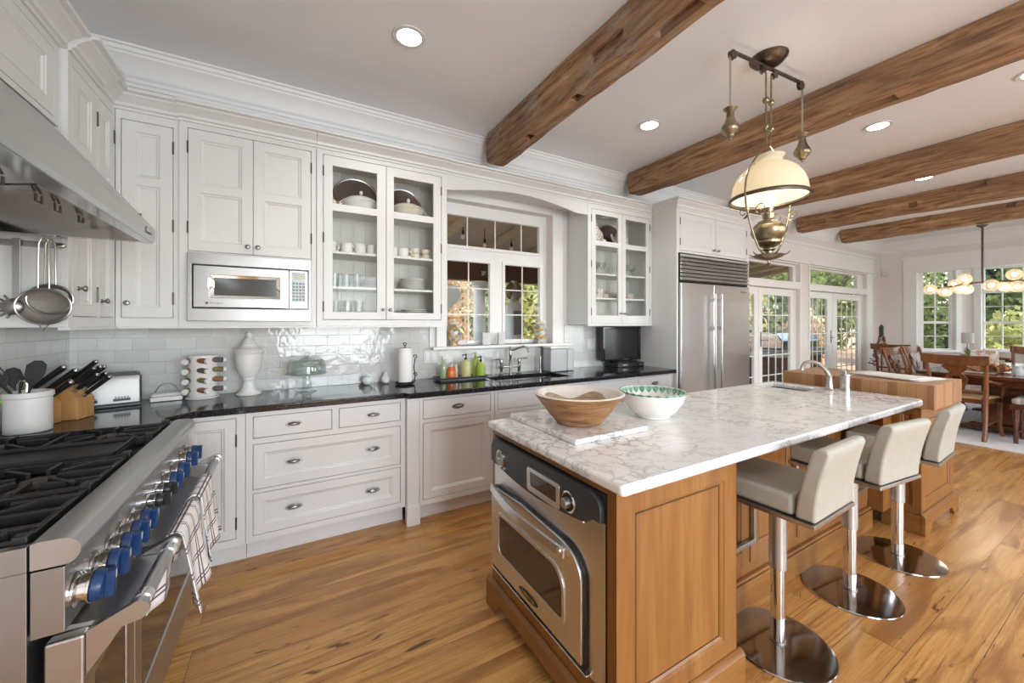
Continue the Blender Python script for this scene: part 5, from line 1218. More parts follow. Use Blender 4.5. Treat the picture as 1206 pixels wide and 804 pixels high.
# paper towels on a scrolled stand
qx, qy = .785, 3.03
ph = thing('paper_towel_holder', 'black wrought-iron paper towel stand with scrolls', 'stand', (qx, qy, TZ))
MB().tube([(qx+.07*math.cos(a), qy+.07*math.sin(a), TZ+.012) for a in [2*PI*k/24 for k in range(24)]], .006, 8, True).tube([(qx-.07, qy, TZ+.012), (qx+.07, qy, TZ+.012)], .005, 6).tube([(qx, qy-.07, TZ+.012), (qx, qy+.07, TZ+.012)], .005, 6).build('base', 'iron', ph)
MB().tube([(qx, qy, TZ+.012), (qx, qy, TZ+.30)], .005, 8).tube([(qx+.011*math.cos(a), qy, TZ+.311+.011*math.sin(a)) for a in [2*PI*k/14 for k in range(14)]], .0035, 6, True).build('post', 'iron', ph)
mb = MB(); bx_ = qx+.075; mb.tube([(bx_, qy, TZ+.012), (bx_+.006, qy, TZ+.06), (bx_-.004, qy, TZ+.13), (bx_+.006, qy, TZ+.20)], .004, 6)
for zc, s_ in ((TZ+.215, 1), (TZ+.075, 1)):
    mb.tube([(bx_+.004+(.018*(1-k/22))*math.cos(-PI/2+k*.42), qy, zc+(.018*(1-k/22))*math.sin(-PI/2+k*.42)) for k in range(16)], .0035, 6)
mb.build('scroll_arm', 'iron', ph)
lathe_thing('paper_towel_roll', [(.018, .022), (.052, .022), (.054, .03), (.054, .275), (.052, .281), (.018, .281)], qx, qy, TZ, P('paper_towel', (.84, .83, .81), .9), 'white roll of paper towels on the black iron stand', 'paper towels', None, 36)
# tray of soaps
tr = MB(); X = Rz(0, (1.285, 3.10, TZ)); tr.box(-.20, .20, -.06, .06, .0008, .006, X)
tr.prism([(-.20, -.06, .0061), (.20, -.06, .0061), (.225, -.085, .022), (-.225, -.085, .022)], (0, .003, .002), X).prism([(-.20, .06, .0061), (.20, .06, .0061), (.225, .08, .022), (-.225, .08, .022)], (0, -.003, .002), X)
tr.prism([(-.20, -.06, .0061), (-.20, .06, .0061), (-.225, .08, .022), (-.225, -.085, .022)], (.003, 0, .002), X).prism([(.20, -.06, .0061), (.20, .06, .0061), (.225, .08, .022), (.225, -.085, .022)], (-.003, 0, .002), X)
tag(tr.build('soap_tray', P('slate_tray', (.10, .105, .115), .3)), 'dark slate soap tray left of the sink', 'tray')
def bottle(name, x, y, prof, body, lab, extra, X=None):
    t = thing(name, lab, 'bottle', (x, y, TZ+.0065)); MB().lathe(prof, (x, y, TZ+.0065), 24, X).build('bottle', body, t); extra(t, x, y, TZ+.0065); return t
def pump(h, mat, dx=-.03, labc=None, lab=None):
    def f(t, x, y, z):
        MB().lathe([(0, h), (.012, h), (.012, h+.018), (.005, h+.02), (.005, h+.035), (.009, h+.037), (.009, h+.048), (0, h+.05)], (x, y, z), 14).tube([(x, y, z+h+.043), (x+dx, y-.005, z+h+.041), (x+dx*1.15, y-.005, z+h+.03)], .0045, 8).build('pump', mat, t)
        if lab: MB().lathe([(lab[0], lab[1]), (lab[0]+.0006, lab[1]), (lab[0]+.0006, lab[2]), (lab[0], lab[2])], (x, y, z), 24, closed=True).build('label', labc, t)
    return f
soap = lambda n, c: P(n, c, .12, 0, Transmission_Weight=.25)
bottle('soap_bottle', 1.13, 3.12, [(0, 0), (.030, 0), (.032, .004), (.030, .10), (.022, .135), (.012, .15), (.012, .165), (0, .166)], soap('pale_green_soap', (.50, .58, .38)), 'clear bottle of pale green soap, leftmost on the slate tray',
       lambda t, x, y, z: MB().lathe([(0, .1665), (.013, .1665), (.013, .185), (.006, .19), (0, .19)], (x, y, z), 14).build('cap', 'ceram', t))
bottle('soap_bottle', 1.185, 3.085, [(0, 0), (.036, 0), (.038, .004), (.038, .05), (.030, .088), (.024, .10), (0, .101)], soap('orange_soap', (.85, .22, .05)), 'squat bottle of orange hand soap at the front of the slate tray',
       lambda t, x, y, z: MB().lathe([(0, .1015), (.026, .1015), (.024, .13), (.012, .138), (0, .139)], (x, y, z), 18).build('clear_cap', 'clear', t))
bottle('soap_bottle', 1.245, 3.125, [(0, 0), (.016, 0), (.017, .004), (.017, .085), (.012, .10), (0, .101)], soap('amber_soap', (.80, .62, .42)), 'small pale amber bottle between orange and yellow soaps on the tray', lambda t, x, y, z: MB().lathe([(0, .1015), (.008, .1015), (.008, .115), (0, .116)], (x, y, z), 12).build('cap', 'ceram', t))
bottle('soap_bottle', 1.335, 3.12, [(0, 0), (.043, 0), (.045, .005), (.044, .115), (.030, .135), (.013, .142), (.013, .15), (0, .151)], soap('pale_yellow_soap', (.72, .70, .34)), 'pale yellow soap bottle with a black pump on the slate tray', pump(.1515, 'blackp'))
bottle('soap_bottle', 1.435, 3.14, [(0, 0), (.028, 0), (.03, .005), (.03, .14), (.022, .155), (.012, .16), (0, .161)], soap('lime_soap', (.42, .58, .10)), 'lime green bottle with a green spray head at the back of the tray', pump(.1615, gm, -.035))
bottle('soap_bottle', 1.455, 3.075, [(0, 0), (.036, 0), (.038, .005), (.038, .10), (.026, .122), (.012, .13), (0, .131)], soap('green_soap', (.50, .62, .12)), 'green soap bottle with black pump and white-topped label, rightmost on the tray', pump(.1315, 'blackp', -.028, P('soap_label', (.30, .48, .06), .5), (.0382, .02, .085)))
# bridge faucet, sprayer, filter jug
fx_, fy2 = 1.79, 3.145
bf = thing('bridge_faucet', 'pewter bridge faucet with two lever handles behind the sink', 'faucet', (fx_, fy2, TZ))
mb = MB()
for dx in (-.095, .095): mb.lathe([(0, 0), (.024, 0), (.025, .006), (.015, .014), (.013, .05), (.016, .055), (.016, .085), (.012, .09), (.014, .10), (.019, .125), (.014, .14), (.010, .146), (0, .147)], (fx_+dx, fy2, TZ), 20)
mb.tube([(fx_-.095, fy2, TZ+.07), (fx_+.095, fy2, TZ+.07)], .010, 12).lathe([(0, 0), (.020, 0), (.020, .006), (.012, .012), (.012, .06), (.016, .062), (.016, .080), (.012, .084), (.0115, .17), (.015, .175), (.015, .19), (.011, .2), (.010, .235), (.013, .24), (.010, .25), (.004, .258), (0, .259)], (fx_, fy2, TZ), 20)
mb.build('bridge_body', 'nickel', bf)
for s_ in (-1, 1): MB().tube([(fx_+s_*.095, fy2, TZ+.135), (fx_+s_*.12, fy2-.01, TZ+.142), (fx_+s_*.165, fy2-.02, TZ+.144)], [.006, .006, .008], 10).ball((fx_+s_*.168, fy2-.02, TZ+.144), .009, 10).build('lever_handle', 'nickel', bf)
MB().tube([(fx_, fy2, TZ+.225), (fx_+.02, fy2-.04, TZ+.228), (fx_+.045, fy2-.09, TZ+.25), (fx_+.065, fy2-.13, TZ+.262), (fx_+.08, fy2-.155, TZ+.255), (fx_+.088, fy2-.17, TZ+.235), (fx_+.09, fy2-.173, TZ+.205)], [.0105, .010, .010, .010, .010, .010, .012], 12).build('spout', 'nickel', bf)
sp = thing('side_sprayer', 'slim pewter side spray standing right of the faucet', 'sprayer', (2.12, 3.14, TZ))
MB().lathe([(0, 0), (.022, 0), (.022, .006), (.013, .014), (.012, .03), (0, .031)], (2.12, 3.14, TZ), 18).build('base', 'nickel', sp); MB().lathe([(0, .0315), (.009, .0315), (.012, .05), (.010, .09), (.014, .12), (.013, .15), (0, .152)], (2.12, 3.14, TZ), 18).build('spray_head', 'nickel', sp)
fj = P('frosted_plastic', (.74, .77, .78), .35, 0, Transmission_Weight=.35)
wj = thing('water_filter', 'tall frosted white water filter tank right of the sink', 'water filter', (2.27, 3.12, TZ))
MB().box(2.185, 2.385, 3.05, 3.19, TZ+.0005, TZ+.225).build('tank', fj, wj, bevel=.016, seg=4); MB().box(2.18, 2.39, 3.045, 3.195, TZ+.2255, TZ+.245).build('lid', 'ceram', wj, bevel=.006)
tag(MB().box(2.40, 2.485, 3.07, 3.17, TZ+.0005, TZ+.215).build('storage_canister', fj, bevel=.012, seg=3), 'narrower frosted canister standing right of the water filter', 'canister')
# television and set-top box
TX = Rz(math.radians(-2), (3.20, 3.12, TZ))
stb = thing('disc_player', 'flat black disc player under the small television', 'disc player', TX @ Vector((0.02, -.02, 0)))
MB(TX).box(-.17, .21, -.11, .09, .0008, .045).build('case', 'blackp', stb, bevel=.003); MB(TX).box(-.10, -.03, -.1125, -.1102, .018, .03).box(.14, .19, -.1125, -.1102, .016, .03).build('front_marks', 'pewter', stb)
tv = thing('television', 'small black flat television under the right glass cabinet', 'television', TX @ Vector((0, 0, .046)))
MB(TX).box(-.13, .16, -.07, .06, .046, .058).box(-.03, .05, -.02, .01, .058, .10).build('stand', 'blackp', tv, bevel=.003)
MB(TX).fill(-.310, .235, .066, .432, [(-.285, .21, .092, .408)], -.02, .022, X=F((0, -.02, 0), (1, 0, 0), (0, -1, 0))).box(-.305, .23, -.005, .03, .076, .42).build('bezel', 'gloss', tv, bevel=.004)
MB(TX).box(-.285, .21, -.030, -.022, .092, .408).build('screen', P('tv_screen', (.016, .017, .018), .22), tv)
text('SAMSUNG', .018, TX @ F((.015, -.0425, .078), (1, 0, 0), (0, -1, 0)) @ Matrix(((1, 0, 0, 0), (0, 1, 0, 0), (0, 0, 1, 0), (0, 0, 0, 1))), 'nickel', tv, 'maker_name')
tag(MB().tube([(2.97, 3.20, TZ+.16), (2.93, 3.16, TZ+.13), (2.91, 3.14, TZ+.07), (2.935, 3.12, TZ+.02), (3.0, 3.11, TZ+.006), (3.018, 3.11, TZ+.006)], .0035, 8).build('power_cord', 'blackp'), 'black cord looping down left of the television', 'cord')
def outlet(x, z, lab):
    t = thing('wall_outlet', lab, 'outlet', (x, WY-.009, z)); MB(F((x, WY-.0085, z), (1, 0, 0), (0, -1, 0))).box(-.06, .06, -.058, .058, 0, .006).build('plate', 'white', t, bevel=.003)
    MB(F((x, WY-.0085, z), (1, 0, 0), (0, -1, 0))).box(-.042, -.012, -.034, .034, .006, .009).box(.012, .042, -.034, .034, .006, .009).build('sockets', 'trimw', t, bevel=.002)
outlet(1.06, 1.10, 'white double outlet plate on the tiles right of the paper towels'); outlet(2.86, 1.16, 'white double outlet plate on the tiles left of the television')
# on the window sill
def majolica(x, y, lab):
    m = P('majolica_glaze', (.7, .68, .6), .2); n = N(m); v = n.n('TexVoronoi'); v.inputs['Scale'].default_value = 38; n.l(n.pos(), v.inputs[0]); sp_ = n.n('SeparateColor'); n.l(v.outputs['Color'], sp_.inputs[0])
    z = n.noise(n.pos(), 55, 3)
    n.col(n.mix(n.ramp(z.outputs[0], [(.58, (0, 0, 0)), (.64, (.8,)*3)]), n.ramp(sp_.outputs[0], [(.0, (.55, .54, .48)), (.28, (.52, .53, .50)), (.32, (.14, .20, .36)), (.52, (.50, .52, .50)), (.56, (.60, .42, .08)), (.78, (.50, .20, .05)), (1, (.18, .25, .15))]), (.70, .70, .65)))
    t = thing('majolica_jar', lab, 'jar', (x, y, 1.1855))
    MB().lathe([(0, 0), (.044, 0), (.046, .006), (.036, .02), (.034, .03), (.052, .05), (.061, .09), (.061, .13), (.052, .165), (.040, .185), (.040, .19), (0, .191)], (x, y, 1.1855), 28).build('body', m, t)
    MB().lathe([(0, .1915), (.046, .1915), (.048, .20), (.042, .21), (.018, .218), (.008, .222), (.010, .235), (.005, .246), (0, .247)], (x, y, 1.1855), 24).build('lid', 'cream', t)
majolica(1.275, 3.25, 'painted lidded pottery jar at the left end of the window sill'); majolica(2.21, 3.27, 'painted lidded pottery jar at the right end of the window sill')
for x, w_, lb in ((1.60, .085, 'larger clear glass block on the window sill below the porch column'), (1.755, .065, 'smaller clear glass block on the window sill at the middle mullion')):
    tag(MB().box(x-w_/2, x+w_/2, 3.25, 3.275, 1.1858, 1.30).build('glass_block', fj, bevel=.004), lb, 'glass ornament')
# ---------------------------------------------------------------- crockery behind glass
SZ = [CB+.031, 1.646, 1.890, 2.206]       # cabinet floor and shelf tops
def mug(lab, mat='ceram', r=.040, h=.080):
    t = thing('mug', lab, 'mug', (0, 0, 0), None)
    MB().lathe([(0, 0), (r*.82, 0), (r*.9, .004), (r, .03), (r, h-.004), (r*.97, h), (r*.92, h-.002), (r*.9, .01), (0, .008)], seg=24).build('cup', mat, t)
    MB().tube(arc((r-.004, 0, h*.52), .024, -PI*.5, PI*.5, 10, 'XZ', (1, 1)), .005, 8).build('handle', mat, t); return t
m0 = mug('white mug at the left end of the cup shelf, handle showing'); put(m0, (.262, 3.07, SZ[2]), -.4)
labs = ['white mug second from left on the cup shelf', 'white mug third from left on the cup shelf', 'white mug fourth from left on the cup shelf, by the door stile']
for x, lb in zip((.372, .465, .552), labs): copy_tree(m0, (x, 3.07, SZ[2]), .1, lb, 'mugs on the cup shelf')
m0['group'] = 'mugs on the cup shelf'
copy_tree(m0, (.70, 3.07, SZ[2]), .2, 'white mug just right of the door stiles on the cup shelf', 'mugs on the cup shelf')
copy_tree(m0, (.785, 3.07, SZ[2]), -.1, 'white mug left of the cream cups on the cup shelf', 'mugs on the cup shelf')
def cupstack(x, y, z, lab):
    for k in range(2):
        c_ = MB().lathe([(0, 0), (.026, 0), (.036, .012), (.040, .03), (.040, .042), (.037, .042), (.036, .02), (0, .006)], (x, y, z+.043*k), 22).tube(arc((x+.038, y, z+.043*k+.024), .013, -PI/2, PI/2, 8), .003, 6)
        tag(c_.build('teacup', 'cream'), lab % ('lower', 'upper')[k], 'cup', 'cream teacups in pairs')
cupstack(.875, 3.07, SZ[2], '%s cream teacup of the left pair on the cup shelf'); cupstack(.968, 3.07, SZ[2], '%s cream teacup of the right pair on the cup shelf')
def plates(x, y, z, n, r, lab, group, dz=.0105, mat='ceram'):
    p0 = MB().lathe([(0, 0), (r*.6, 0), (r*.65, .002), (r, .012), (r, .015), (r*.97, .0145), (r*.62, .005), (0, .004)], (x, y, z), 32).build('plate', mat); tag(p0, lab, 'plate', group)
    for k in range(1, n): copy_tree(p0, Vector(p0.location)+Vector((0, 0, dz*k)))
plates(.86, 3.08, SZ[1], 8, .098, 'white plate in the stack on the third shelf of the left glass cabinet', 'plate stack on the third shelf')
plates(.57, 3.08, SZ[1], 6, .085, 'white plate in the stack behind the door stiles, third shelf', 'plate stack behind the stiles')
plates(.84, 3.08, SZ[0], 3, .128, 'large cream plate at the bottom right of the left glass cabinet', 'large plates on the cabinet floor', .015, 'cream')
plates(.87, 3.08, SZ[0]+.052, 3, .105, 'smaller white plate on the large plates, cabinet floor', 'small plates on the cabinet floor', .013)
plates(.56, 3.08, SZ[0], 3, .09, 'cream saucer in the low stack on the cabinet floor by the stiles', 'saucer stack on the cabinet floor', .012, 'cream')
def tumbler(x, y, z, lab, r=.034, h=.10, group='glasses in the left cabinet'):
    tag(MB().lathe([(0, 0), (r*.8, 0), (r, h), (r*.95, h), (r*.74, .006), (0, .006)], (x, y, z), 20).build('tumbler', 'clear'), lab, 'glass', group)
for k, x in enumerate((.29, .365, .44)): tumbler(x, 3.06, SZ[1], 'clear tumbler, %s on the third shelf of the left cabinet' % ('first', 'second', 'third')[k])
for k, x in enumerate((.30, .375, .455)): tumbler(x, 3.07, SZ[0], 'clear tall glass, %s on the floor of the left cabinet' % ('first', 'second', 'third')[k], .036, .15)
def platter(x, y, z, r, lab, mat):
    t = thing('platter', lab, 'platter', (x, y, z))
    X = Matrix.Translation((x, y, z+r*.98)) @ Matrix.Rotation(PI/2-.12, 4, 'X') @ Matrix.Diagonal((1.15, 1, 1, 1))
    MB(X).lathe([(0, 0), (r*.62, 0), (r*.70, .004), (r, .012), (r, .016), (r*.7, .008), (0, .004)], seg=40).build('disc', mat, t)
    MB(X).lathe([(r*.93, .0105), (r*1.0, .012), (r*1.02, .016), (r*.99, .019), (r*.93, .016)], seg=40, closed=True).build('rolled_rim', 'pewter', t)
silver = tint('tarnished_silver', (.23, .17, .155), .25, .25, 8, .85)
platter(.45, 3.165, SZ[3], .140, 'dark silver platter leaning behind the left tureen', silver); platter(.80, 3.165, SZ[3], .130, 'dark silver platter leaning behind the right tureen', silver)
def tureen(x, y, z, r, lab, mat, kn):
    t = thing('soup_tureen', lab, 'tureen', (x, y, z))
    MB(Matrix.Translation((x, y, z)) @ Matrix.Diagonal((1.2, .85, 1, 1))).lathe([(0, 0), (r*.5, 0), (r*.52, .012), (r*.8, .038), (r*.98, .070), (r, .0685), (0, .069)], seg=32).build('body', mat, t)
    MB(Matrix.Translation((x, y, z)) @ Matrix.Diagonal((1.2, .85, 1, 1))).lathe([(0, .0695), (r*1.03, .0695), (r*.95, .078), (r*.72, .10), (r*.4, .115), (r*.14, .120), (0, .1205)], seg=32).build('lid', mat, t)
    MB().lathe([(0, .1208), (.008, .1208), (.007, .128), (.014, .136), (.012, .15), (.006, .158), (0, .159)], (x, y, z), 16).build('lid_knob', kn, t)
    for s_ in (-1, 1): MB().tube(arc((x+s_*r*1.18, y, z+.052), .014, -PI/2 if s_ > 0 else PI/2, PI/2 if s_ > 0 else PI*1.5, 8), .004, 6).build('handle', mat, t)
tureen(.47, 3.06, SZ[3], .110, 'white lidded tureen on the top shelf, left door of the left glass cabinet', 'ceram', 'cream'); tureen(.82, 3.06, SZ[3], .110, 'cream lidded tureen on the top shelf, right door of the left glass cabinet', 'cream', 'ceram')
lathe_thing('sugar_bowl', [(0, 0), (.03, 0), (.042, .03), (.036, .06), (.03, .062), (.012, .075), (0, .078)], .265, 3.06, SZ[3], 'cream', 'little cream pot at the left end of the top shelf', 'pot')
# right cabinet
platter(2.78, 3.165, SZ[3], .125, 'grey-green platter leaning at the back left of the right cabinet top shelf', P('celadon_platter', (.28, .31, .29), .25)); platter(3.05, 3.165, SZ[3], .130, 'dark silver platter leaning behind the teapot in the right cabinet', silver)
flor = P('floral_china', (.74, .70, .66), .2); n = N(flor); z = n.noise(n.pos(), 40, 3); n.col(n.ramp(z.outputs[0], [(.45, (.76, .73, .69)), (.60, (.62, .38, .33)), (.66, (.30, .32, .22))]))
def teapot(x, y, z, lab, mat, s=1):
    t = thing('teapot', lab, 'teapot', (x, y, z))
    MB().lathe([(0, 0), (.035*s, 0), (.042*s, .01*s), (.062*s, .05*s), (.058*s, .085*s), (.036*s, .11*s), (0, .111*s)], (x, y, z), 28).build('body', mat, t)
    MB().lathe([(0, .1115*s), (.037*s, .1115*s), (.03*s, .122*s), (.008*s, .128*s), (.011*s, .14*s), (0, .146*s)], (x, y, z), 24).build('lid', mat, t)
    MB().tube([(x-.055*s, y, z+.035*s), (x-.085*s, y, z+.06*s), (x-.10*s, y, z+.10*s)], [.014*s, .010*s, .007*s], 10).build('spout', mat, t)
    MB().tube(arc((x+.055*s, y, z+.062*s), .034*s, -PI*.45, PI*.45, 12, 'XZ', (1, 1.15)), .0055*s, 8).build('handle', mat, t)
teapot(3.10, 3.06, SZ[3], 'large white teapot in front of the dark platter, right cabinet', 'ceram', 1.25); teapot(2.73, 3.06, SZ[3], 'tall floral china jug at the left of the right cabinet top shelf', flor, 1.35)
lathe_thing('sugar_bowl', [(0, 0), (.03, 0), (.042, .025), (.036, .05), (.012, .062), (0, .066)], 2.85, 3.06, SZ[3], flor, 'small floral sugar bowl between jug and teapot, right cabinet', 'pot')
lathe_thing('sugar_bowl', [(0, 0), (.022, 0), (.03, .018), (.012, .035), (0, .038)], 3.29, 3.06, SZ[3], 'ceram', 'tiny white pot at the right of the right cabinet top shelf', 'pot')
def goblet(x, y, z, lab):
    tag(MB().lathe([(0, 0), (.028, 0), (.006, .006), (.004, .05), (.02, .065), (.036, .09), (.034, .13), (.032, .13), (.033, .09), (.01, .066), (0, .064)], (x, y, z), 18).build('wine_glass', 'clear'), lab, 'glass', 'wine glasses in the right cabinet')
for k, x in enumerate((2.68, 2.77, 2.86, 3.11, 3.20, 3.29)): goblet(x, 3.07, SZ[2], 'clear wine glass, %s from left on the second shelf of the right cabinet' % ('first', 'second', 'third', 'fourth', 'fifth', 'sixth')[k])
for k, (x, y) in enumerate(((2.70, 3.06), (2.80, 3.06), (3.12, 3.06))):
    for q in range(2 if k < 2 else 2):
        tag(MB().lathe([(0, 0), (.026, 0), (.038, .02), (.041, .045), (.038, .045), (.034, .02), (0, .006)], (x, y, SZ[1]+.046*q), 20).tube(arc((x+.038, y, SZ[1]+.046*q+.024), .014, -PI/2, PI/2, 8), .003, 6).build('teacup', flor), '%s floral teacup of the %s pair, third shelf, right cabinet' % (('lower', 'upper')[q], ('left', 'middle', 'right')[k]), 'cup', 'floral teacups')
plates(3.24, 3.09, SZ[1], 5, .075, 'floral saucer in the stack on the third shelf of the right cabinet', 'floral saucers', .010, flor); plates(2.90, 3.10, SZ[1], 4, .06, 'small floral saucer behind the stile of the right cabinet', 'small floral saucers', .009, flor)

# ---------------------------------------------------------------- dining room
tag(MB().box(6.74, 10.2, -1.2, 2.45, .0008, .010).build('area_rug', 'rug', bevel=.003), 'pale rug under the dining table', 'rug')
RZ = .0125
dt = thing('dining_table', 'dark mahogany pedestal dining table with a glossy top', 'dining table', (8.6, .95, RZ))
MB().box(7.24, 9.95, .10, 1.82, .715, .757).build('tabletop', 'darkwood', dt, bevel=.010, seg=3); MB().box(7.36, 9.83, .22, 1.70, .62, .7145).build('apron', 'darkwood', dt, bevel=.003)
for x in (7.72, 9.45):
    MB().box(x-.10, x+.10, .60, 1.32, .13, .619).box(x-.13, x+.13, .50, 1.42, .08, .13).build('pedestal', 'darkwood', dt, bevel=.02)
    MB().prism([(x-.07, y, RZ+z) for y, z in ((.20, 0), (.38, 0), (.42, .02), (1.50, .02), (1.54, 0), (1.72, 0), (1.72, .03), (1.45, .07), (.45, .07), (.20, .03))], (.14, 0, 0)).build('foot', 'darkwood', dt, bevel=.004)
MB().box(7.82, 9.35, .90, 1.02, .18, .26).build('stretcher', 'darkwood', dt, bevel=.005)
def chair(lab, arms=False, cush=None, style=0):
    # faces +X, origin under the seat
    t = thing('dining_chair', lab, 'chair', (0, 0, 0), 'dining chairs')
    w_ = .235
    for s_ in (-1, 1):
        MB().tube([(-.30, s_*w_, 0), (-.235, s_*w_*.98, .22), (-.215, s_*w_*.97, .45), (-.235, s_*w_*1.0, .70), (-.31, s_*w_*1.08, .97)], [.022, .022, .024, .020, .018], 8).build('rear_leg_post', 'chairwood', t, angle=60)
        MB().tube([(.26, s_*(w_+.01), 0), (.20, s_*(w_+.0), .15), (.215, s_*(w_+.005), .44)], [.018, .019, .026], 8).build('front_leg', 'chairwood', t, angle=60)
        MB().tube([(-.25, s_*w_, .18), (.21, s_*w_, .20)], .011, 8).build('stretcher', 'chairwood', t)
    mb = MB(); mb.prism([(-.20, -w_+.02, .415), (.20, -w_-.02, .415), (.235, -w_+.05, .415), (.235, w_-.05, .415), (.20, w_+.02, .415), (-.20, w_-.02, .415)], (0, 0, .05)); mb.build('seat_rail', 'chairwood', t, bevel=.006)
    mb = MB(); mb.prism([(-.205, -w_+.03, .4655), (.19, -w_-.01, .4655), (.225, -w_+.06, .4655), (.225, w_-.06, .4655), (.19, w_+.01, .4655), (-.205, w_-.03, .4655)], (0, 0, .028)); mb.build('seat', cush or 'rush', t, bevel=.012, seg=3)
    # broad curved crest rail
    vs = []; fs = []; n = 12
    for k in range(n+1):
        f = k/n*2-1; y = f*.285; x = -.325+.035*f*f*-1+.03; z0 = .865+.03*abs(f)**3; z1 = .985+.012*f*f
        vs += [(x-.012, y, z0), (x+.014, y, z0), (x+.002, y, z1), (x-.022, y, z1)]
    for k in range(n): a = 4*k; fs += [(a+i, a+(i+1) % 4, a+4+(i+1) % 4, a+4+i) for i in range(4)]
    fs += [(0, 1, 2, 3), (4*n, 4*n+3, 4*n+2, 4*n+1)]; mb = MB(); mb.add(vs, fs); mb.build('crest_rail', 'chairwood', t, bevel=.004, angle=30)
    # pierced vase splat and lower rail
    h = [(.085, .87), (.12, .85), (.075, .80), (.05, .775), (.075, .74), (.10, .70), (.085, .64), (.05, .60), (.06, .575), (.065, .56)]
    sx_ = lambda z: -.222-.31*max(0, z-.58)*.62
    mb = MB(); vs = []; fs = []
    for y, z in h: vs += [(sx_(z), y, z), (sx_(z)-.016, y, z), (sx_(z), -y, z), (sx_(z)-.016, -y, z)]
    holes_ = (4, 5)
    for k in range(len(h)-1):
        a = 4*k
        if k in holes_:
            for sgn, (i0, i1) in ((1, (0, 1)), (-1, (2, 3))):
                y0, y1 = h[k][0]*sgn, h[k+1][0]*sgn; q = len(vs); zz0, zz1 = h[k][1], h[k+1][1]; yi = sgn*.035
                vs += [(sx_(zz0), yi, zz0), (sx_(zz0)-.016, yi, zz0), (sx_(zz1), yi, zz1), (sx_(zz1)-.016, yi, zz1)]
                fs += [(a+i0, a+4+i0, q+2, q), (a+i1, q+1, q+3, a+4+i1), (a+i0, a+i1, a+4+i1, a+4+i0), (q, q+2, q+3, q+1)]
        else: fs += [(a, a+4, a+6, a+2), (a+1, a+3, a+7, a+5), (a, a+1, a+5, a+4), (a+2, a+6, a+7, a+3)]
    mb.add(vs, fs); mb.build('splat', 'chairwood', t)
    MB().tube([(-.222, -w_*.97, .56), (-.222, w_*.97, .56)], .015, 8).build('back_rail', 'chairwood', t)
    if arms:
        for s_ in (-1, 1):
            MB().tube([(-.235, s_*(w_+.01), .70), (-.12, s_*(w_+.035), .675), (.02, s_*(w_+.05), .655), (.13, s_*(w_+.04), .665), (.17, s_*(w_+.03), .69)], [.014, .015, .017, .018, .012], 8).build('arm', 'chairwood', t)
            MB().tube([(.21, s_*(w_+.01), .45), (.17, s_*(w_+.035), .55), (.13, s_*(w_+.04), .66)], [.018, .015, .014], 8).build('arm_post', 'chairwood', t)
    return t
c1 = chair('chestnut armchair with a rush seat, nearest, at the end of the dining table', True); put(c1, (7.30, 1.40, RZ), math.radians(-4))
c2 = chair('chestnut dining chair with a rush seat, back to the wall corner, furthest left', False); put(c2, (9.72, 2.64, RZ), math.radians(-8))
copy_tree(c2, (8.20, 2.03, RZ), math.radians(-97), 'chestnut dining chair on the window side of the table, seen edge-on, nearer one')
copy_tree(c2, (9.05, 2.03, RZ), math.radians(-97), 'chestnut dining chair just right of the edge-on chair, behind the table')
copy_tree(c2, (10.05, 1.2, RZ), math.radians(180), 'chestnut dining chair at the far end of the table before the bay window')
st_m = P('striped_cushion', (.4, .38, .36), .8); n = N(st_m); wv = n.n('TexWave', bands_direction='Y'); wv.inputs['Scale'].default_value = 6; n.l(n.pos(), wv.inputs[0]); n.col(n.ramp(wv.outputs['Fac'], [(.4, (.30, .30, .30)), (.5, (.55, .50, .42))]))
bn = thing('dining_bench', 'low dark wooden bench pushed under the dining table, beside the armchair', 'bench', (7.38, .66, RZ))
MB().box(7.17, 7.585, .30, 1.03, .40, .455).build('seat_frame', 'darkwood', bn, bevel=.006)
for x in (7.21, 7.545):
    for y in (.34, .99): MB().tube([(x, y, RZ), (x, y, .20), (x, y, .3995)], [.018, .022, .028], 8).build('leg', 'darkwood', bn)
    MB().tube([(x, .34, .16), (x, .99, .16)], .012, 8).build('stretcher', 'darkwood', bn)
tag(MB().box(7.18, 7.575, .31, 1.02, .4555, .53).build('seat_cushion', st_m, bevel=.025, seg=3), 'grey striped cushion on the bench under the dining table', 'cushion')
DZ = .758
# table centre things
cp_ = P('floral_gift_bag', (.72, .68, .62), .6); n = N(cp_); z = n.noise(n.pos(), 16, 3); n.col(n.ramp(z.outputs[0], [(.4, (.76, .73, .68)), (.55, (.62, .36, .28)), (.65, (.36, .40, .22))]))
tag(MB().box(8.1, 8.30, 1.28, 1.50, DZ, DZ+.26).build('floral_box', cp_, bevel=.004), 'white box with a floral print standing on the dining table', 'box')
def pile(name, n_, cx0, cx1, cy0, cy1, z, mats, lab, cat, r0=.025, r1=.05):
    t = thing(name, lab, cat, ((cx0+cx1)/2, (cy0+cy1)/2, z)); rs = random.Random(len(lab))
    for i, m in enumerate(mats):
        mb = MB()
        for k in range(n_):
            c_ = Vector((rs.uniform(cx0, cx1), rs.uniform(cy0, cy1), z+rs.uniform(.005, .05))); d = Vector((rs.uniform(-1, 1), rs.uniform(-1, 1), rs.uniform(.1, .9))).normalized(); u = d.orthogonal().normalized(); L = rs.uniform(r0, r1); w_ = L*.4
            mb.add([c_, c_+d*L*.5+u*w_, c_+d*L, c_+d*L*.5-u*w_], [(0, 1, 2, 3)])
        mb.build('foliage', m, t)
    return t
pile('dried_arrangement', 90, 7.68, 8.0, 1.15, 1.45, DZ, [M['wreath'], M['leafD'], tint('orange_leaves', (.50, .16, .04), .7, .3, 30)], 'autumn leaf arrangement lying on the dining table in front of the box', 'arrangement', .04, .09)
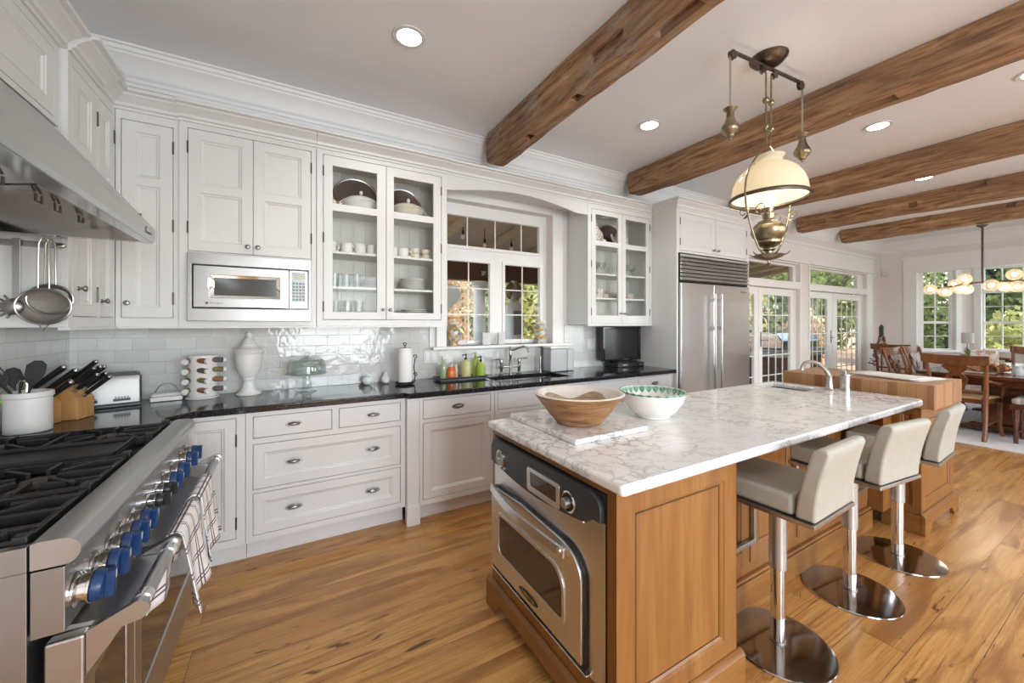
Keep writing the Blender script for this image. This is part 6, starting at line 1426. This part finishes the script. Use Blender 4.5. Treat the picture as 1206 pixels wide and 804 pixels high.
tag(MB().lathe([(0, 0), (.04, 0), (.05, .04), (.035, .09), (.028, .10), (.032, .11), (0, .112)], (7.62, 1.03, DZ), 24).build('glass_jar', fj), 'frosted glass jar on the near edge of the dining table', 'jar')
ptm = tint('grey_table_runner', (.52, .52, .50), .8, .3, 40)
tag(MB().box(7.55, 8.6, 1.20, 1.62, DZ+.0003, DZ+.003).build('table_runner', ptm), 'patterned grey runner along the dining table', 'runner')
hb = thing('herb_planter', 'white trough of green herbs at the far side of the dining table', 'plant', (9.2, 1.66, DZ)); MB().box(9.0, 9.4, 1.58, 1.74, DZ+.0005, DZ+.10).build('trough', 'ceram', hb, bevel=.006)
rs = random.Random(5); mb = MB()
for k in range(260):
    c_ = Vector((rs.uniform(9.0, 9.4), rs.uniform(1.57, 1.75), DZ+rs.uniform(.09, .20))); d = Vector((rs.uniform(-1, 1), rs.uniform(-1, 1), rs.uniform(.2, 1))).normalized(); u = d.orthogonal().normalized(); mb.add([c_, c_+d*.02+u*.012, c_+d*.045, c_+d*.02-u*.012], [(0, 1, 2, 3)])
mb.build('leaves', 'leafA', hb)
# side table with a lamp in the bay
sd = thing('bay_lamp_stand', None, None, (11.35, 2.05, 0)); bpy.data.objects.remove(sd)
lm = thing('table_lamp', 'table lamp with a pale cylinder shade before the angled bay window', 'lamp', (11.28, 2.12, .7605))
MB().lathe([(0, 0), (.07, 0), (.072, .008), (.02, .03), (.014, .10), (.028, .13), (.014, .17), (.010, .24), (0, .241)], (11.28, 2.12, .7605), 24).build('base', 'pewter', lm)
MB().lathe([(.075, .24), (.085, .24), (.082, .44), (.078, .44)], (11.28, 2.12, .7605), 28, closed=True).build('shade', P('linen_shade', (.62, .58, .54), .8), lm)
cons = thing('console_table', 'dark narrow console table under the bay window carrying a lamp', 'table', (11.3, 2.0, 0))
MB().box(11.12, 11.46, 1.60, 2.24, .72, .76).build('top', 'darkwood', cons, bevel=.004)
for x in (11.15, 11.43):
    for y in (1.63, 2.21): MB().tube([(x, y, .0005), (x, y, .7195)], [.014, .022], 10).build('leg', 'darkwood', cons)
# globe chandelier
gx, gy, gz = 8.68, 1.49, 1.975
gc = thing('globe_chandelier', 'dark branching chandelier of glass globes hung from the last beam', 'chandelier', (gx, gy, 2.80))
MB().lathe([(0, 2.765), (.03, 2.77), (.06, 2.79), (.062, 2.80), (0, 2.8005)], (gx, gy, 0), 24).build('ceiling_plate', 'bronze', gc); MB().tube([(gx, gy, 2.77), (gx, gy, gz-.02)], .012, 10).build('stem', 'bronze', gc)
arms_ = [((0, .42, -.05), 4), ((-.10, -.50, -.02), 3), ((-.35, -.12, -.06), 1), ((.35, -.30, .02), 2), ((.38, .30, .02), 2)]
gl_ = []
for (dx, dy, dz), k_ in arms_:
    E_ = Vector((gx+dx, gy+dy, gz+dz)); S_ = Vector((gx, gy, gz)); MB().tube([S_, E_], .010, 8).build('arm', 'bronze', gc)
    for q in range(k_):
        f = 1-.25*q if k_ > 1 else 1; p = S_.lerp(E_, f); off = Vector((-.02, .03 if q % 2 else -.03, .055 if q % 2 == 0 else -.05)) if q else (E_-S_).normalized()*.07
        MB().tube([p, p+off*.8], .007, 6).build('lamp_stem', 'bronze', gc); gl_.append(p+off*1.55)
gm2 = P('amber_globe_glass', (.90, .80, .66), .25, 0, Alpha=.42)
b = gm2.node_tree.nodes['Principled BSDF']; b.inputs['Emission Color'].default_value = (1, .82, .58, 1); b.inputs['Emission Strength'].default_value = .12
for p in gl_:
    g_ = MB().ball(p, .078, 20).build('glass_globe', gm2, gc); MB().ball(p, .028, 12).build('bulb', 'gbulb', g_)
l = bpy.data.lights.new('chandelier_glow', 'POINT'); l.energy = 14; l.color = (1, .84, .62); l.shadow_soft_size = .25
o = bpy.data.objects.new('chandelier_glow', l); COL.objects.link(o); o.location = (gx, gy, gz-.2)
# dried red tree by the patio doors on a dark stand
dt2 = thing('dried_berry_tree', 'slim tree of dried red berries with a lantern top beside the patio door', 'arrangement', (10.05, 3.0, 0))
MB().lathe([(0, .0005), (.10, .0005), (.08, .05), (.02, .09), (.012, .30), (.012, 1.0), (0, 1.001)], (10.05, 3.0, 0), 16).build('stand', 'bronze', dt2)
rs = random.Random(9); mb = MB()
for k in range(420):
    z = rs.uniform(.55, 1.12); r = (1.16-z)*.30*rs.uniform(.4, 1); a = rs.uniform(0, 2*PI); c_ = Vector((10.05+r*math.cos(a), 3.0+r*math.sin(a), z)); d = Vector((math.cos(a), math.sin(a), rs.uniform(-.4, .6))).normalized(); u = d.orthogonal().normalized(); mb.add([c_, c_+d*.02+u*.015, c_+d*.045, c_+d*.02-u*.015], [(0, 1, 2, 3)])
mb.build('dried_foliage', 'wreath', dt2); MB().box(10.02, 10.08, 2.97, 3.03, 1.13, 1.30).lathe([(.05, 1.12), (.05, 1.13), (.02, 1.14), (0, 1.14)], (10.05, 3.0, 0), 12).lathe([(.045, 1.30), (.02, 1.34), (0, 1.36)], (10.05, 3.0, 0), 12).build('lantern', 'hinge', dt2)
# ---------------------------------------------------------------- outdoors
struct('ground_garden', MB().prism([(-12, 3.44, -.06), (-12, 40, 2.6), (45, 40, 2.6), (45, 3.44, -.06)], (0, 0, -.05)), 'mulch')
struct('ground_side', MB().box(12.3, 45, -30, 3.43, -.25, -.12), 'grasslawn')
struct('patio', MB().box(-2, 11.6, 3.431, 6.6, -.05, -.01), 'patio')
# porch roof, beam, columns
pr_ = thing('porch_roof', 'boarded porch roof outside the windows, resting on a brown beam', 'porch', (4.5, 6.4, 2.15))
mb = MB(); mb.prism([(-2, 3.45, 2.98), (-2, 6.7, 2.62), (-2, 6.7, 2.66), (-2, 3.45, 3.02)], (13.4, 0, 0)); mb.build('ceiling_boards', 'porchwood', pr_)
for k in range(15): x = -1.6+.9*k; MB().prism([(x, 3.46, 2.86), (x, 6.6, 2.52), (x, 6.6, 2.62), (x, 3.46, 2.975)], (.07, 0, 0)).build('rafter', 'porchwood', pr_)
MB().box(-2, 11.4, 6.30, 6.50, 2.14, 2.50).build('beam', 'porchbeam', pr_)
for k, x in enumerate((3.0, 6.9)):
    c_ = thing('porch_column', ('round white porch column seen through the left sash of the sink window', 'round white porch column beyond the refrigerator')[k], 'column', (x, 6.4, -.01))
    MB().lathe([(0, 0), (.15, 0), (.15, .08), (.12, .10), (.115, .14), (.105, 2.02), (.13, 2.04), (.13, 2.07), (.15, 2.09), (.15, 2.145), (0, 2.146)], (x, 6.4, -.01), 28).build('shaft', 'trimw', c_)
lbl = ['leftmost', 'second', 'rightmost']
for k, (x, y, z) in enumerate(((2.18, 5.2, 2.70), (2.50, 5.15, 2.60), (2.98, 5.2, 2.60))):
    t = thing('string_bulb', '%s of the three bulbs hanging under the porch roof, seen in the sink transom' % lbl[k], 'light bulb', (x, y, z), 'porch string lights')
    MB().tube([(x, y, z), (x, y, z+.16)], .006, 6).lathe([(.016, -.05), (.018, .0), (.012, .02), (0, .021)], (x, y, z), 12).build('socket', 'blackp', t); MB().ball((x, y, z-.075), .03, 14, (1, 1, 1.25)).build('bulb', P('frosted_bulb', (.85, .80, .70), .3), t)
# white garden heater with a silver top
ht = thing('patio_heater', 'white patio stove with a silver top behind the right window sash', 'stove', (3.2, 5.5, -.01))
MB().lathe([(0, 0), (.15, 0), (.15, 1.58), (.14, 1.66), (.10, 1.73), (0, 1.75)], (3.2, 5.5, -.01), 28).build('body', 'ceram', ht); MB().box(3.10, 3.24, 5.33, 5.37, 1.20, 1.58).build('vent', P('vent_grey', (.28, .25, .26), .5), ht)
MB().lathe([(0, 1.755), (.09, 1.755), (.08, 1.80), (.075, 1.95), (.05, 1.99), (.05, 2.08), (0, 2.085)], (3.2, 5.5, -.01), 24).build('chimney', 'steel', ht); MB().ball((3.2, 5.5, 1.90), .16, 24, (1, .35, 1)).build('reflector', 'brass', ht)
tag(MB().prism([(2.05, 5.6, 1.55), (2.28, 5.6, 1.72), (2.33, 5.6, 1.82), (2.26, 5.6, 1.95), (2.05, 5.6, 2.0)], (0, .3, 0)).build('folded_parasol', P('grey_canvas', (.48, .45, .40), .8), bevel=.02), 'folded grey canvas outside the left edge of the sink window', 'parasol')
# barbecue beyond the patio doors
bq = thing('barbecue', 'large steel barbecue on the patio outside the glass doors', 'barbecue', (9.25, 4.35, -.01))
BX = Matrix.Translation((9.25, 4.35, 0)); pr = [(-.32, .86), (-.34, 1.02), (-.22, 1.18), (-.05, 1.22), (.15, 1.19), (.28, 1.05), (.30, .86)]
MB(BX).prism([(-.78, y, z) for y, z in pr], (1.56, 0, 0)).build('lid', 'polished', bq, bevel=.02); MB(BX).box(-.9, .9, -.38, .32, .70, .855).build('firebox', 'steel', bq, bevel=.006)
MB(BX).tube([(-.65, -.40, 1.02), (.65, -.40, 1.02)], .018, 10).build('lid_handle', 'chrome', bq)
MB(BX).box(-.85, .85, -.34, .30, -.005, .695).build('cart', P('teak_cart', (.16, .07, .03), .5), bq, bevel=.004); MB(BX).box(-1.3, -.91, -.36, .30, .80, .84).build('side_shelf', P('blue_grey_cloth', (.45, .52, .60), .7), bq, bevel=.004)
for k in range(5): MB(BX @ axis((-.6+.3*k, -.38, .78), (0, -1, 0))).lathe([(0, 0), (.03, 0), (.026, .03), (0, .031)], seg=16).build('burner_knob', 'chrome', bq)
# trees and shrubs
def foliage(t, c, rad, n, size, mat, seed):
    rs = random.Random(seed); vs = []; fs = []
    for k in range(n):
        while True:
            p = Vector((rs.uniform(-1, 1), rs.uniform(-1, 1), rs.uniform(-1, 1)))
            if p.length < 1: break
        p = p*(.55+.45*p.length)
        lump = 1+.28*noise.noise(p*2.3+Vector((seed, seed*2, 0)))
        q = Vector((c[0]+p.x*rad[0]*lump, c[1]+p.y*rad[1]*lump, c[2]+p.z*rad[2]*lump)); d = Vector((rs.uniform(-1, 1), rs.uniform(-1, 1), rs.uniform(-.7, .7))).normalized(); u = d.orthogonal().normalized(); v = d.cross(u); a = rs.uniform(0, PI); u, v = u*math.cos(a)+v*math.sin(a), v*math.cos(a)-u*math.sin(a); s = size*rs.uniform(.75, 1.6)
        o_ = len(vs); vs += [q-u*s, q+v*s*.5, q+u*s, q-v*s*.5]; fs.append((o_, o_+1, o_+2, o_+3))
    mb = MB(); mb.v = vs; mb.f = fs; return mb.build('leaves', mat, t)
def tree(name, lab, x, y, h, rad, n, size, mat, seed, trunk=.12, group='garden trees'):
    t = thing(name, lab, 'tree', (x, y, 0), group)
    MB().tube([(x, y, -.1), (x+.08, y+.05, h*.45), (x-.05, y, h*.9)], [trunk, trunk*.8, trunk*.35], 10).tube([(x+.06, y, h*.45), (x+.5, y+.2, h*.8)], [trunk*.5, trunk*.2], 8).tube([(x+.05, y, h*.4), (x-.5, y-.2, h*.75)], [trunk*.5, trunk*.2], 8).build('trunk', 'bark', t)
    foliage(t, (x, y, h), rad, n, size, mat, seed)
trees = [
 ('autumn_tree', 'tan and orange autumn tree straight behind the sink window', 3.4, 10.5, 2.2, (1.5, 1.0, 2.2), 2600, .10, 'leafD', 1),
 ('leafy_tree', 'yellow-green tree behind the right sash of the sink window', 7.0, 10.5, 2.5, (1.3, 1.0, 2.1), 2600, .09, 'leafB', 3),
 ('leafy_tree', 'green tree behind the barbecue through the first patio door', 12.4, 7.6, 2.1, (1.5, 1.1, 1.7), 2600, .09, 'leafB', 4),
 ('leafy_tree', 'green tree seen through the second patio door', 16.4, 7.6, 2.3, (1.55, 1.1, 2.2), 3000, .10, 'leafA', 5),
 ('leafy_tree', 'green tree beyond the right end of the patio doors', 20.5, 7.7, 2.6, (1.6, 1.1, 2.6), 3000, .11, 'leafA', 6),
 ('leafy_tree', 'tall dark tree in the patio door transoms', 18.6, 11.4, 4.0, (3.2, 1.1, 3.2), 4600, .16, 'leafC', 7),
 ('leafy_tree', 'tall dark tree high behind the barbecue', 27.0, 11.4, 4.0, (3.6, 1.1, 3.8), 4200, .16, 'leafC', 8),
 ('leafy_tree', 'green tree outside the angled bay window', 16.6, 4.45, 1.9, (1.1, .95, 1.9), 2800, .085, 'leafA', 9),
 ('leafy_tree', 'dark leafy tree behind the chandelier through the wide bay window', 16.6, 2.0, 1.7, (1.1, .9, 1.9), 2800, .08, 'leafA', 10),
 ('leafy_tree', 'yellow-green tree low in the wide bay window', 14.4, 1.9, .8, (.8, .75, .9), 1500, .07, 'leafB', 11),
 ('leafy_tree', 'tall dark tree high in the bay windows', 19.5, 2.6, 2.9, (.9, 2.0, 2.8), 3600, .12, 'leafC', 12),
 ('leafy_tree', 'tall green tree at the right edge of the bay window view', 16.6, -.65, 2.0, (1.1, 1.1, 2.4), 2400, .10, 'leafA', 13),
 ('autumn_tree', 'small tan shrub left of the barbecue through the first patio door', 12.6, 5.4, .9, (.75, .55, .8), 900, .07, 'leafD', 14),
]
for a in trees: tree(*a)
hg = thing('garden_hedge', 'clipped dark hedge along the back of the garden', 'hedge', (9, 14.5, 0)); MB().box(-8, 32, 14.5, 15.2, .3, 1.6).build('stems', P('hedge_stems', (.04, .05, .025), .9), hg)
foliage(hg, (12, 14.6, 2.2), (18, .8, 2.0), 7000, .18, 'leafA', 21)
h2 = thing('garden_hedge', 'dark hedge outside the bay windows', 'hedge', (22.9, 0, 0)); MB().box(22.7, 23.4, -6, 5.5, -.12, 1.7).build('stems', bpy.data.materials['hedge_stems'], h2); foliage(h2, (22.6, -.5, 1.6), (.8, 4.6, 2.0), 4500, .15, 'leafC', 22)
